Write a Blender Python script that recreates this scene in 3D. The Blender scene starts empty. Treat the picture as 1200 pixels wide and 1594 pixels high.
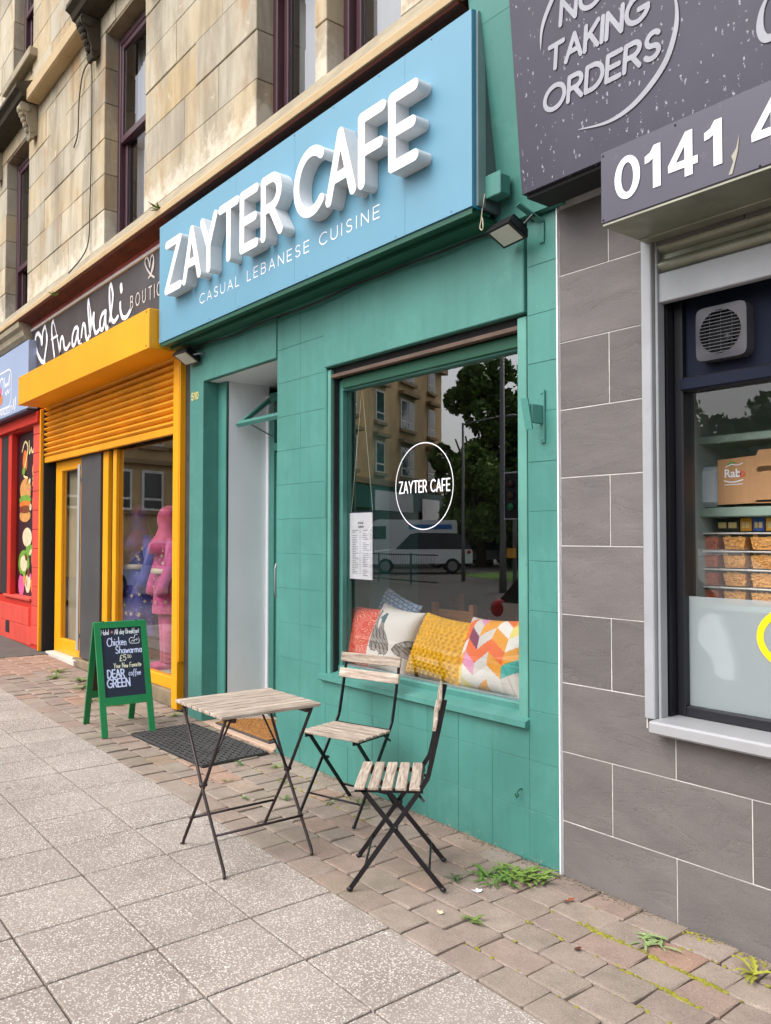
import bpy, math, random
import numpy as np
from mathutils import Vector, Matrix
from mathutils.geometry import delaunay_2d_cdt
random.seed(7)
scene = bpy.context.scene
col = scene.collection
R = math.radians

# ---------------------------------------------------------------- camera
cam_data = bpy.data.cameras.new('camera')
cam_data.sensor_fit = 'HORIZONTAL'; cam_data.sensor_width = 36.0
cam_data.lens = 38.7; cam_data.clip_start = 0.05; cam_data.clip_end = 2000
cam = bpy.data.objects.new('camera', cam_data); col.objects.link(cam)
cam.location = (0, -2.882, 1.47)
cam.rotation_euler = (R(90 + 1.687), 0, R(51.313))
scene.camera = cam

# ---------------------------------------------------------------- sky and sun (bright overcast)
SUN_EL, SUN_AZ = 50, 188          # azimuth: direction the light comes from, degrees clockwise from +Y
world = bpy.data.worlds.new('World'); scene.world = world; world.use_nodes = True
wn, wl = world.node_tree.nodes, world.node_tree.links
wn.clear()
sky = wn.new('ShaderNodeTexSky'); sky.sky_type = 'NISHITA'; sky.sun_disc = False
sky.sun_elevation = R(SUN_EL); sky.sun_rotation = R(SUN_AZ)
sky.air_density = 1.0; sky.dust_density = 4.0; sky.ozone_density = 1.0
hs = wn.new('ShaderNodeHueSaturation'); hs.inputs['Saturation'].default_value = 0.32
bg = wn.new('ShaderNodeBackground'); bg.inputs['Strength'].default_value = 0.15
wo = wn.new('ShaderNodeOutputWorld')
wl.new(sky.outputs[0], hs.inputs['Color']); wl.new(hs.outputs[0], bg.inputs['Color']); wl.new(bg.outputs[0], wo.inputs[0])
sd = bpy.data.lights.new('sun', 'SUN'); sd.energy = 0.6; sd.angle = R(60); sd.color = (1, 0.98, 0.95)
sun = bpy.data.objects.new('sun', sd); col.objects.link(sun)
az, el = R(SUN_AZ), R(SUN_EL)
sv = Vector((math.sin(az) * math.cos(el), math.cos(az) * math.cos(el), math.sin(el)))
sun.rotation_euler = (-sv).to_track_quat('-Z', 'Y').to_euler()
sun.location = sv * 40
vs = scene.view_settings
vs.view_transform = 'Standard'; vs.look = 'None'; vs.gamma = 1.0; vs.use_curve_mapping = False
vs.exposure = 1.05
scene.cycles.max_bounces = 8; scene.cycles.transparent_max_bounces = 12
scene.cycles.glossy_bounces = 4; scene.cycles.diffuse_bounces = 4
scene.cycles.use_denoising = True; scene.cycles.denoiser = 'OPENIMAGEDENOISE'; scene.cycles.denoising_input_passes = 'RGB_ALBEDO_NORMAL'; scene.cycles.denoising_prefilter = 'ACCURATE'
scene.cycles.caustics_reflective = False; scene.cycles.caustics_refractive = False

# ---------------------------------------------------------------- materials
def hx(r, g, b):
    f = lambda c: (c / 255 / 12.92) if c / 255 <= 0.04045 else ((c / 255 + 0.055) / 1.055) ** 2.4
    return (f(r), f(g), f(b))
def node_mat(name):
    m = bpy.data.materials.new(name); m.use_nodes = True
    t = m.node_tree; b = t.nodes['Principled BSDF']
    return m, t.nodes, t.links, b
def pos_node(N, L, scale=(1, 1, 1)):
    g = N.new('ShaderNodeNewGeometry'); mp = N.new('ShaderNodeMapping')
    mp.inputs['Scale'].default_value = scale
    L.new(g.outputs['Position'], mp.inputs['Vector'])
    return mp.outputs[0]
def noise(N, L, vec, scale, detail=4, rough=0.55, dist=0.0):
    n = N.new('ShaderNodeTexNoise'); n.inputs['Scale'].default_value = scale
    n.inputs['Detail'].default_value = detail; n.inputs['Roughness'].default_value = rough
    n.inputs['Distortion'].default_value = dist
    L.new(vec, n.inputs['Vector']); return n.outputs['Fac']
def ramp(N, L, fac, stops):
    r = N.new('ShaderNodeValToRGB'); e = r.color_ramp.elements
    while len(e) < len(stops): e.new(0.5)
    for el_, (p, c) in zip(e, stops):
        el_.position = p; el_.color = (c[0], c[1], c[2], 1) if hasattr(c, '__len__') else (c, c, c, 1)
    L.new(fac, r.inputs[0]); return r.outputs[0]
def mix(N, L, fac, a, b, mode='MIX'):
    m = N.new('ShaderNodeMix'); m.data_type = 'RGBA'; m.blend_type = mode
    for s, v in ((m.inputs[0], fac), (m.inputs[6], a), (m.inputs[7], b)):
        if isinstance(v, bpy.types.NodeSocket): L.new(v, s)
        elif hasattr(v, '__len__'): s.default_value = (v[0], v[1], v[2], 1)
        else: s.default_value = v
    return m.outputs[2]
def bump(N, L, b, h, strength, dist=0.01, prev=None):
    n = N.new('ShaderNodeBump'); n.inputs['Strength'].default_value = strength; n.inputs['Distance'].default_value = dist
    L.new(h, n.inputs['Height'])
    if prev: L.new(prev, n.inputs['Normal'])
    L.new(n.outputs[0], b.inputs['Normal']); return n.outputs[0]
MC = {}
def M(name, c, rough=0.55, var=0.12, vs_=2.5, bmp=0.0, bs=60, metal=0.0, rand=0.0, spec=0.5, dirt=0.0, dirtc=(0.05, 0.045, 0.035), stretch=(1, 1, 1), fine=0.0, alpha=None):
    """painted / plain surface: base colour, slow mottling, per-object shift, specks of dirt, fine relief"""
    if name in MC: return MC[name]
    m, N, L, b = node_mat(name)
    v = pos_node(N, L, stretch)
    out = N.new('ShaderNodeRGB'); out.outputs[0].default_value = (*c, 1); out = out.outputs[0]
    if var:
        f = ramp(N, L, noise(N, L, v, vs_, 5, 0.6), [(0.3, 1 - var), (0.7, 1 + var * 0.6)])
        out = mix(N, L, 1.0, out, f, 'MULTIPLY')
    if fine:
        f = ramp(N, L, noise(N, L, v, 140, 2, 0.6), [(0.3, 1 - fine), (0.7, 1 + fine * 0.5)])
        out = mix(N, L, 1.0, out, f, 'MULTIPLY')
    if rand:
        oi = N.new('ShaderNodeObjectInfo')
        f = ramp(N, L, oi.outputs['Random'], [(0, 1 - rand), (1, 1 + rand)])
        out = mix(N, L, 1.0, out, f, 'MULTIPLY')
    if dirt:
        f = ramp(N, L, noise(N, L, v, vs_ * 5, 6, 0.75), [(0.58, 0.0), (0.72, dirt)])
        out = mix(N, L, f, out, dirtc)
    L.new(out, b.inputs['Base Color'])
    b.inputs['Roughness'].default_value = rough; b.inputs['Metallic'].default_value = metal
    b.inputs['Specular IOR Level'].default_value = spec
    if bmp: bump(N, L, b, noise(N, L, v, bs, 3, 0.6), bmp, 0.004)
    MC[name] = m; return m

def glass(name, tint=(1, 1, 1), ior=3.4, rough=0.0):
    if name in MC: return MC[name]
    m, N, L, b = node_mat(name); N.remove(b)
    o = [n for n in N if n.type == 'OUTPUT_MATERIAL'][0]
    t = N.new('ShaderNodeBsdfTransparent'); t.inputs[0].default_value = (*tint, 1)
    g = N.new('ShaderNodeBsdfGlossy'); g.inputs['Roughness'].default_value = rough
    # slightly uneven sheet so that reflections wobble as in real panes
    v = pos_node(N, L); bn = N.new('ShaderNodeBump'); bn.inputs['Strength'].default_value = 0.012; bn.inputs['Distance'].default_value = 0.02
    L.new(noise(N, L, v, 1.6, 1, 0.4), bn.inputs['Height']); L.new(bn.outputs[0], g.inputs['Normal'])
    fr = N.new('ShaderNodeFresnel'); fr.inputs['IOR'].default_value = ior
    mx = N.new('ShaderNodeMixShader')
    # reflect once, at the face the light comes in by
    ge = N.new('ShaderNodeNewGeometry'); inv_ = N.new('ShaderNodeMath'); inv_.operation = 'SUBTRACT'; inv_.inputs[0].default_value = 1.0; L.new(ge.outputs['Backfacing'], inv_.inputs[1])
    fm = N.new('ShaderNodeMath'); fm.operation = 'MULTIPLY'; L.new(fr.outputs[0], fm.inputs[0]); L.new(inv_.outputs[0], fm.inputs[1])
    L.new(fm.outputs[0], mx.inputs[0]); L.new(t.outputs[0], mx.inputs[1]); L.new(g.outputs[0], mx.inputs[2])
    L.new(mx.outputs[0], o.inputs[0]); MC[name] = m; return m

def stone_mat():
    m, N, L, b = node_mat('buff_sandstone')
    v = pos_node(N, L); oi = N.new('ShaderNodeObjectInfo')
    base = ramp(N, L, oi.outputs['Random'], [(0, hx(172, 152, 122)), (0.2, hx(192, 178, 152)), (0.45, hx(184, 166, 136)), (0.65, hx(166, 156, 140)), (0.85, hx(198, 186, 162)), (0.95, hx(184, 160, 122)), (1, hx(176, 136, 90))])
    vst = pos_node(N, L, (2.2, 2.2, 0.28))
    st = ramp(N, L, noise(N, L, vst, 3.0, 6, 0.6, 0.4), [(0.33, 0.8), (0.6, 1.06)])
    c = mix(N, L, 1.0, base, st, 'MULTIPLY')
    gl = ramp(N, L, noise(N, L, v, 1.1, 4, 0.6), [(0.42, 0.0), (0.62, 0.7)])
    c = mix(N, L, gl, c, hx(186, 178, 160))
    sp = ramp(N, L, noise(N, L, v, 22, 6, 0.8), [(0.62, 0.0), (0.75, 0.4)])
    c = mix(N, L, sp, c, hx(140, 106, 66))
    vso = pos_node(N, L, (1.6, 1.6, 0.35))
    so = ramp(N, L, noise(N, L, vso, 1.6, 7, 0.70, 0.5), [(0.46, 0.0), (0.66, 0.7)])
    c = mix(N, L, so, c, hx(126, 116, 102))
    tn = ramp(N, L, noise(N, L, pos_node(N, L, (1.2, 1.2, 0.5)), 2.3, 6, 0.7), [(0.54, 0.0), (0.68, 0.55)])
    c = mix(N, L, tn, c, hx(160, 118, 70))
    wh = ramp(N, L, noise(N, L, v, 4, 8, 0.75), [(0.62, 0.0), (0.70, 0.7)])
    c = mix(N, L, wh, c, hx(226, 216, 196))
    g2 = N.new('ShaderNodeNewGeometry'); sx = N.new('ShaderNodeSeparateXYZ'); L.new(g2.outputs['Position'], sx.inputs[0])
    nz = N.new('ShaderNodeMath'); nz.operation = 'MULTIPLY_ADD'; L.new(noise(N, L, v, 6, 6, 0.7), nz.inputs[0]); nz.inputs[1].default_value = -1.1; L.new(sx.outputs[2], nz.inputs[2])
    ef = ramp(N, L, nz.outputs[0], [(3.86, 0), (3.9, 0.0)]) if False else None
    mr = N.new('ShaderNodeMapRange'); mr.inputs['From Min'].default_value = 4.02; mr.inputs['From Max'].default_value = 3.80; mr.inputs['To Min'].default_value = 0.0; mr.inputs['To Max'].default_value = 0.8
    L.new(nz.outputs[0], mr.inputs['Value']); c = mix(N, L, mr.outputs[0], c, hx(214, 204, 186))
    L.new(c, b.inputs['Base Color']); b.inputs['Roughness'].default_value = 0.92
    b.inputs['Specular IOR Level'].default_value = 0.2
    bump(N, L, b, noise(N, L, v, 40, 6, 0.7), 0.5, 0.006)
    MC['stone'] = m; return m
def slab_mat():
    m, N, L, b = node_mat('exposed_aggregate_slab')
    v = pos_node(N, L); oi = N.new('ShaderNodeObjectInfo')
    vo = N.new('ShaderNodeTexVoronoi'); vo.inputs['Scale'].default_value = 135; vo.feature = 'F1'
    vm = N.new('ShaderNodeMapping'); L.new(v, vm.inputs[0])
    dn = N.new('ShaderNodeTexNoise'); dn.inputs['Scale'].default_value = 60
    L.new(v, dn.inputs['Vector'])
    av = N.new('ShaderNodeVectorMath'); av.operation = 'MULTIPLY_ADD'
    L.new(dn.outputs['Color'], av.inputs[0]); av.inputs[1].default_value = (0.012, 0.012, 0.012); L.new(v, av.inputs[2])
    L.new(av.outputs[0], vo.inputs['Vector'])
    sep = N.new('ShaderNodeSeparateColor'); L.new(vo.outputs['Color'], sep.inputs[0])
    pick = ramp(N, L, sep.outputs[0], [(0.38, 0.0), (0.44, 1.0)])
    core = ramp(N, L, vo.outputs['Distance'], [(0.34, 1.0), (0.50, 0.0)])
    fl = N.new('ShaderNodeMath'); fl.operation = 'MULTIPLY'; L.new(pick, fl.inputs[0]); L.new(core, fl.inputs[1])
    base = ramp(N, L, noise(N, L, v, 2.2, 6, 0.65), [(0.3, hx(142, 131, 123)), (0.7, hx(164, 152, 143))])
    base = mix(N, L, 1.0, base, ramp(N, L, noise(N, L, v, 160, 2), [(0.3, 0.8), (0.7, 1.12)]), 'MULTIPLY')
    base = mix(N, L, 1.0, base, ramp(N, L, oi.outputs['Random'], [(0, 0.93), (1, 1.06)]), 'MULTIPLY')
    wear = ramp(N, L, noise(N, L, v, 3.3, 4, 0.6), [(0.3, 0.45), (0.6, 0.95)])
    f2 = N.new('ShaderNodeMath'); f2.operation = 'MULTIPLY'; L.new(fl.outputs[0], f2.inputs[0]); L.new(wear, f2.inputs[1])
    stonec = ramp(N, L, sep.outputs[1], [(0, hx(228, 222, 216)), (0.6, hx(212, 204, 196)), (1, hx(190, 180, 170))])
    c = mix(N, L, f2.outputs[0], base, stonec)
    spot = ramp(N, L, noise(N, L, v, 9, 2, 0.5), [(0.75, 0.0), (0.79, 0.5)])
    c = mix(N, L, spot, c, hx(92, 84, 76))
    v2 = N.new('ShaderNodeTexVoronoi'); v2.inputs['Scale'].default_value = 4.2; L.new(v, v2.inputs['Vector']); s2 = N.new('ShaderNodeSeparateColor'); L.new(v2.outputs['Color'], s2.inputs[0])
    gm = N.new('ShaderNodeMath'); gm.operation = 'MULTIPLY'; L.new(ramp(N, L, s2.outputs[0], [(0.62, 0.0), (0.64, 0.55)]), gm.inputs[0]); L.new(ramp(N, L, v2.outputs['Distance'], [(0.05, 1.0), (0.085, 0.0)]), gm.inputs[1])
    c = mix(N, L, gm.outputs[0], c, hx(96, 90, 86))
    L.new(c, b.inputs['Base Color']); b.inputs['Roughness'].default_value = 0.85; b.inputs['Specular IOR Level'].default_value = 0.25
    bump(N, L, b, vo.outputs['Distance'], 0.25, 0.004); MC['slab'] = m; return m
def cobble_mat():
    m, N, L, b = node_mat('tumbled_block_paver')
    v = pos_node(N, L); oi = N.new('ShaderNodeObjectInfo')
    base = ramp(N, L, oi.outputs['Random'], [(0, hx(146, 130, 120)), (0.25, hx(156, 142, 131)), (0.45, hx(156, 135, 123)), (0.65, hx(150, 137, 125)), (0.85, hx(162, 147, 134)), (0.95, hx(166, 136, 119)), (1, hx(142, 127, 118))])
    c = mix(N, L, 1.0, base, ramp(N, L, noise(N, L, v, 7, 6, 0.7), [(0.3, 0.8), (0.7, 1.12)]), 'MULTIPLY')
    c = mix(N, L, 1.0, c, ramp(N, L, noise(N, L, v, 170, 3, 0.7), [(0.3, 0.70), (0.7, 1.2)]), 'MULTIPLY')
    c = mix(N, L, ramp(N, L, noise(N, L, v, 1.7, 3), [(0.56, 0), (0.7, 0.4)]), c, hx(126, 120, 96))
    c = mix(N, L, ramp(N, L, noise(N, L, v, 70, 2), [(0.72, 0), (0.78, 0.5)]), c, hx(215, 205, 192))
    L.new(c, b.inputs['Base Color']); b.inputs['Roughness'].default_value = 0.9; b.inputs['Specular IOR Level'].default_value = 0.2
    bump(N, L, b, noise(N, L, v, 90, 5, 0.7), 0.45, 0.005); MC['cobble'] = m; return m
def slate_mat():
    m, N, L, b = node_mat('riven_grey_tile')
    g = N.new('ShaderNodeNewGeometry'); oi = N.new('ShaderNodeObjectInfo')
    ml = N.new('ShaderNodeMath'); ml.operation = 'MULTIPLY'; ml.inputs[1].default_value = 37.0
    L.new(oi.outputs['Random'], ml.inputs[0])
    mp = N.new('ShaderNodeMapping'); mp.inputs['Rotation'].default_value = (0, R(38), 0); mp.inputs['Scale'].default_value = (1, 1, 2.4)
    L.new(g.outputs['Position'], mp.inputs['Vector']); cb = N.new('ShaderNodeCombineXYZ')
    L.new(ml.outputs[0], cb.inputs[0]); L.new(ml.outputs[0], cb.inputs[2]); L.new(cb.outputs[0], mp.inputs['Location'])
    v = mp.outputs[0]
    n1 = noise(N, L, v, 3.2, 9, 0.66, 0.9)
    ridge = N.new('ShaderNodeMath'); ridge.operation = 'PINGPONG'; ridge.inputs[1].default_value = 0.21
    L.new(n1, ridge.inputs[0])
    crack = ramp(N, L, ridge.outputs[0], [(0.0, 0.0), (0.012, 1.0)])
    c = ramp(N, L, noise(N, L, v, 3, 5, 0.6), [(0.3, hx(100, 95, 94)), (0.7, hx(116, 110, 108))])
    c = mix(N, L, 1.0, c, ramp(N, L, oi.outputs['Random'], [(0, 0.88), (1, 1.1)]), 'MULTIPLY')
    c = mix(N, L, 1.0, c, ramp(N, L, noise(N, L, v, 120, 3, 0.7), [(0.3, 0.8), (0.7, 1.14)]), 'MULTIPLY')
    c = mix(N, L, ramp(N, L, noise(N, L, v, 9, 6, 0.75), [(0.66, 0), (0.8, 0.4)]), c, hx(160, 154, 146))
    c = mix(N, L, ramp(N, L, crack, [(0.0, 0.28), (1.0, 0.0)]), c, hx(150, 144, 138))
    L.new(c, b.inputs['Base Color']); b.inputs['Roughness'].default_value = 0.7; b.inputs['Specular IOR Level'].default_value = 0.35
    p = bump(N, L, b, crack, 0.5, 0.003); p = bump(N, L, b, n1, 0.16, 0.03, p)
    bump(N, L, b, noise(N, L, v, 70, 4, 0.7), 0.35, 0.003, p); MC['slate'] = m; return m
def wood_mat():
    m, N, L, b = node_mat('weathered_pale_wood')
    tc = N.new('ShaderNodeTexCoord'); oi = N.new('ShaderNodeObjectInfo')
    mp = N.new('ShaderNodeMapping'); mp.inputs['Scale'].default_value = (2.0, 26, 26)
    ml = N.new('ShaderNodeMath'); ml.operation = 'MULTIPLY'; ml.inputs[1].default_value = 19.0
    cb = N.new('ShaderNodeCombineXYZ'); L.new(oi.outputs['Random'], ml.inputs[0]); L.new(ml.outputs[0], cb.inputs[0]); L.new(ml.outputs[0], cb.inputs[1])
    L.new(tc.outputs['Object'], mp.inputs['Vector']); L.new(cb.outputs[0], mp.inputs['Location'])
    v = mp.outputs[0]
    n = noise(N, L, v, 3.2, 6, 0.7, 0.3)
    c = ramp(N, L, n, [(0.32, hx(118, 100, 88)), (0.48, hx(166, 150, 136)), (0.68, hx(204, 192, 178))])
    c = mix(N, L, 1.0, c, ramp(N, L, oi.outputs['Random'], [(0, 0.86), (1, 1.12)]), 'MULTIPLY')
    L.new(c, b.inputs['Base Color']); b.inputs['Roughness'].default_value = 0.85; b.inputs['Specular IOR Level'].default_value = 0.2
    bump(N, L, b, n, 0.5, 0.003); MC['wood'] = m; return m
def speck_mat():
    """dark plum fascia board speckled with dried white spots"""
    m, N, L, b = node_mat('speckled_dark_board')
    v = pos_node(N, L)
    vo = N.new('ShaderNodeTexVoronoi'); vo.inputs['Scale'].default_value = 42
    mpv = N.new('ShaderNodeMapping'); mpv.inputs['Scale'].default_value = (1.15, 1, 0.75); L.new(v, mpv.inputs[0])
    dn = N.new('ShaderNodeTexNoise'); dn.inputs['Scale'].default_value = 120; L.new(v, dn.inputs['Vector'])
    av = N.new('ShaderNodeVectorMath'); av.operation = 'MULTIPLY_ADD'; av.inputs[1].default_value = (0.02, 0.02, 0.03)
    L.new(dn.outputs['Color'], av.inputs[0]); L.new(mpv.outputs[0], av.inputs[2]); L.new(av.outputs[0], vo.inputs['Vector'])
    sep = N.new('ShaderNodeSeparateColor'); L.new(vo.outputs['Color'], sep.inputs[0])
    pick = ramp(N, L, sep.outputs[0], [(0.5, 0.0), (0.54, 1.0)])
    core = ramp(N, L, vo.outputs['Distance'], [(0.12, 1.0), (0.24, 0.0)])
    f = N.new('ShaderNodeMath'); f.operation = 'MULTIPLY'; L.new(pick, f.inputs[0]); L.new(core, f.inputs[1])
    cl = ramp(N, L, noise(N, L, v, 3.0, 3), [(0.32, 0.1), (0.5, 0.7)])
    f2 = N.new('ShaderNodeMath'); f2.operation = 'MULTIPLY'; L.new(f.outputs[0], f2.inputs[0]); L.new(cl, f2.inputs[1])
    c = ramp(N, L, noise(N, L, v, 2, 4), [(0.3, hx(50, 47, 62)), (0.7, hx(66, 62, 78))])
    c = mix(N, L, f2.outputs[0], c, hx(190, 188, 196))
    L.new(c, b.inputs['Base Color']); b.inputs['Roughness'].default_value = 0.5; MC['speck'] = m; return m

STONE = stone_mat(); SLAB = slab_mat(); COBBLE = cobble_mat(); SLATE = slate_mat(); WOOD = wood_mat(); SPECK = speck_mat()
TEAL = M('teal_paint', hx(72, 133, 123), 0.5, 0.16, 1.6, 0.10, 45, fine=0.05, dirt=0.18, dirtc=hx(40, 92, 80), stretch=(1, 1, 0.6))
TEALT = M('teal_painted_tile', hx(73, 135, 125), 0.45, 0.14, 1.8, 0.12, 40, rand=0.03, fine=0.05, dirt=0.15, dirtc=hx(46, 100, 88))
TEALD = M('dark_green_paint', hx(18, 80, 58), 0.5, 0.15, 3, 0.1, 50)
GROUT = M('white_grout', hx(206, 202, 198), 0.8, 0.3, 7, dirt=0.5, dirtc=hx(140, 132, 124))
CEM = M('dirty_mortar', hx(136, 120, 96), 0.95, 0.3, 6, 0.5, 50)
SIGNB = M('sky_blue_sign_panel', hx(99, 149, 173), 0.45, 0.05, 1.2, 0, dirt=0.06, dirtc=hx(90, 140, 160))
SIGNE = M('teal_sign_edge', hx(40, 130, 160), 0.4, 0.08)
ALU = M('aluminium_trim', hx(150, 160, 164), 0.35, 0.12, 4, metal=0.6)
LETW = M('white_acrylic', hx(244, 244, 246), 0.35, 0.03, 4, dirt=0.05, dirtc=hx(150, 150, 150))
LETS = M('shaded_white_return', hx(218, 217, 217), 0.5, 0.06, 6, dirt=0.25, dirtc=hx(120, 118, 116))  # same white as the letter fronts, side shading painted in as grey, plus dirt
WHITE = M('white_paint', hx(240, 240, 245), 0.45, 0.05, 2)
VINYL = M('white_vinyl', hx(240, 240, 246), 0.4, 0.02)
BLACK = M('black_metal', hx(30, 27, 32), 0.4, 0.2, 10, metal=0.3, dirt=0.25, dirtc=hx(90, 80, 76))
IRON = M('brown_black_steel', hx(58, 46, 48), 0.45, 0.2, 10, metal=0.4, dirt=0.3, dirtc=hx(108, 92, 86))
DARK = M('dark_interior', hx(26, 26, 28), 0.8, 0.2)
RUBBER = M('black_rubber', hx(74, 72, 72), 0.75, 0.25, 8, 0.2, 90)
COIR = M('brown_coir', hx(170, 118, 62), 0.95, 0.3, 40, 1.0, 220, fine=0.4)
YEL = M('yellow_paint', hx(238, 162, 8), 0.4, 0.12, 1.6, 0.06, 12, dirt=0.16, dirtc=hx(150, 95, 20))
YELS = M('yellow_shutter_slat', hx(228, 156, 18), 0.45, 0.2, 2.2, 0.1, 30, rand=0.07, dirt=0.45, dirtc=hx(130, 86, 26))
RED = M('red_paint', hx(200, 40, 26), 0.5, 0.12, 2, 0.1, 50, dirt=0.1, dirtc=hx(110, 30, 26))
REDP = M('pinkish_red_brick_paint', hx(204, 72, 58), 0.6, 0.1, 4, 0.15, 50, rand=0.05, dirt=0.15, dirtc=hx(130, 50, 44))
FLAKE = M('flaking_red_frieze', hx(150, 66, 60), 0.85, 0.3, 6, 0.4, 40, dirt=0.7, dirtc=hx(196, 150, 138))
RUST = M('rust_brown_moulding', hx(92, 42, 26), 0.9, 0.4, 5, 0.6, 35, dirt=0.8, dirtc=hx(52, 46, 20))
MOSSY = M('mossy_black_stone', hx(62, 54, 40), 0.95, 0.4, 5, 0.8, 30, dirt=0.6, dirtc=hx(86, 84, 34))
LEDGE = M('weathered_stone_ledge', hx(156, 144, 122), 0.95, 0.25, 4, 0.6, 30, dirt=0.5, dirtc=hx(212, 200, 176))
CREAM = M('cream_painted_stone', hx(184, 158, 118), 0.7, 0.12, 3, 0.15, 40, dirt=0.2, dirtc=hx(150, 122, 80))
PLUM = M('plum_window_frame', hx(74, 44, 54), 0.4, 0.15, 5, dirt=0.1, dirtc=hx(120, 100, 100))
CURT = M('net_curtain_grey', hx(150, 150, 154), 0.9, 0.15, 3, stretch=(6, 6, 0.4))
CURTW = M('white_blind', hx(232, 232, 236), 0.9, 0.05, 3)
BEIGE = M('beige_curtain', hx(176, 164, 134), 0.9, 0.2, 3, stretch=(10, 10, 0.3))
GALV = M('galvanised_steel', hx(150, 150, 142), 0.45, 0.2, 6, metal=0.55, dirt=0.3, dirtc=hx(110, 104, 86))
GALVD = M('weathered_shutter_steel', hx(150, 150, 134), 0.45, 0.25, 6, metal=0.5, dirt=0.35, dirtc=hx(92, 90, 66))
RAIL = M('grey_painted_rail', hx(160, 162, 166), 0.5, 0.12, 4, dirt=0.2, dirtc=hx(110, 108, 108))
NAVY = M('dark_navy_panel', hx(22, 28, 46), 0.7, 0.1, 3, spec=0.2)
def weather(m):
    # rain streaks down the paint, pale flaking and grime near the pavement
    N, L = m.node_tree.nodes, m.node_tree.links; b = N['Principled BSDF']; src = b.inputs['Base Color'].links[0].from_socket
    c = mix(N, L, ramp(N, L, noise(N, L, pos_node(N, L, (9, 9, 0.5)), 2.0, 5, 0.6), [(0.5, 0.0), (0.74, 0.24)]), src, hx(48, 96, 88))
    c = mix(N, L, ramp(N, L, noise(N, L, pos_node(N, L, (1, 1, 1)), 3.1, 7, 0.75), [(0.5, 0.0), (0.7, 0.35)]), c, hx(98, 156, 146))
    c = mix(N, L, ramp(N, L, noise(N, L, pos_node(N, L, (1, 1, 1)), 34, 6, 0.7), [(0.68, 0.0), (0.71, 0.5)]), c, hx(128, 176, 164))
    sx = N.new('ShaderNodeSeparateXYZ'); g = N.new('ShaderNodeNewGeometry'); L.new(g.outputs['Position'], sx.inputs[0])
    a = N.new('ShaderNodeMath'); a.operation = 'MULTIPLY_ADD'; L.new(noise(N, L, pos_node(N, L, (1, 1, 1.2)), 26, 7, 0.8), a.inputs[0]); a.inputs[1].default_value = -0.55; L.new(sx.outputs[2], a.inputs[2])
    mr = N.new('ShaderNodeMapRange'); mr.inputs['From Min'].default_value = -0.285; mr.inputs['From Max'].default_value = -0.31; mr.inputs['To Min'].default_value = 0; mr.inputs['To Max'].default_value = 0.85; L.new(a.outputs[0], mr.inputs['Value'])
    c = mix(N, L, mr.outputs[0], c, hx(150, 150, 136))
    L.new(c, b.inputs['Base Color'])
weather(TEAL); weather(TEALT)
GLASS = glass('window_glass')
GLASSD = glass('dark_door_glass', (0.8, 0.85, 0.85))
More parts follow.
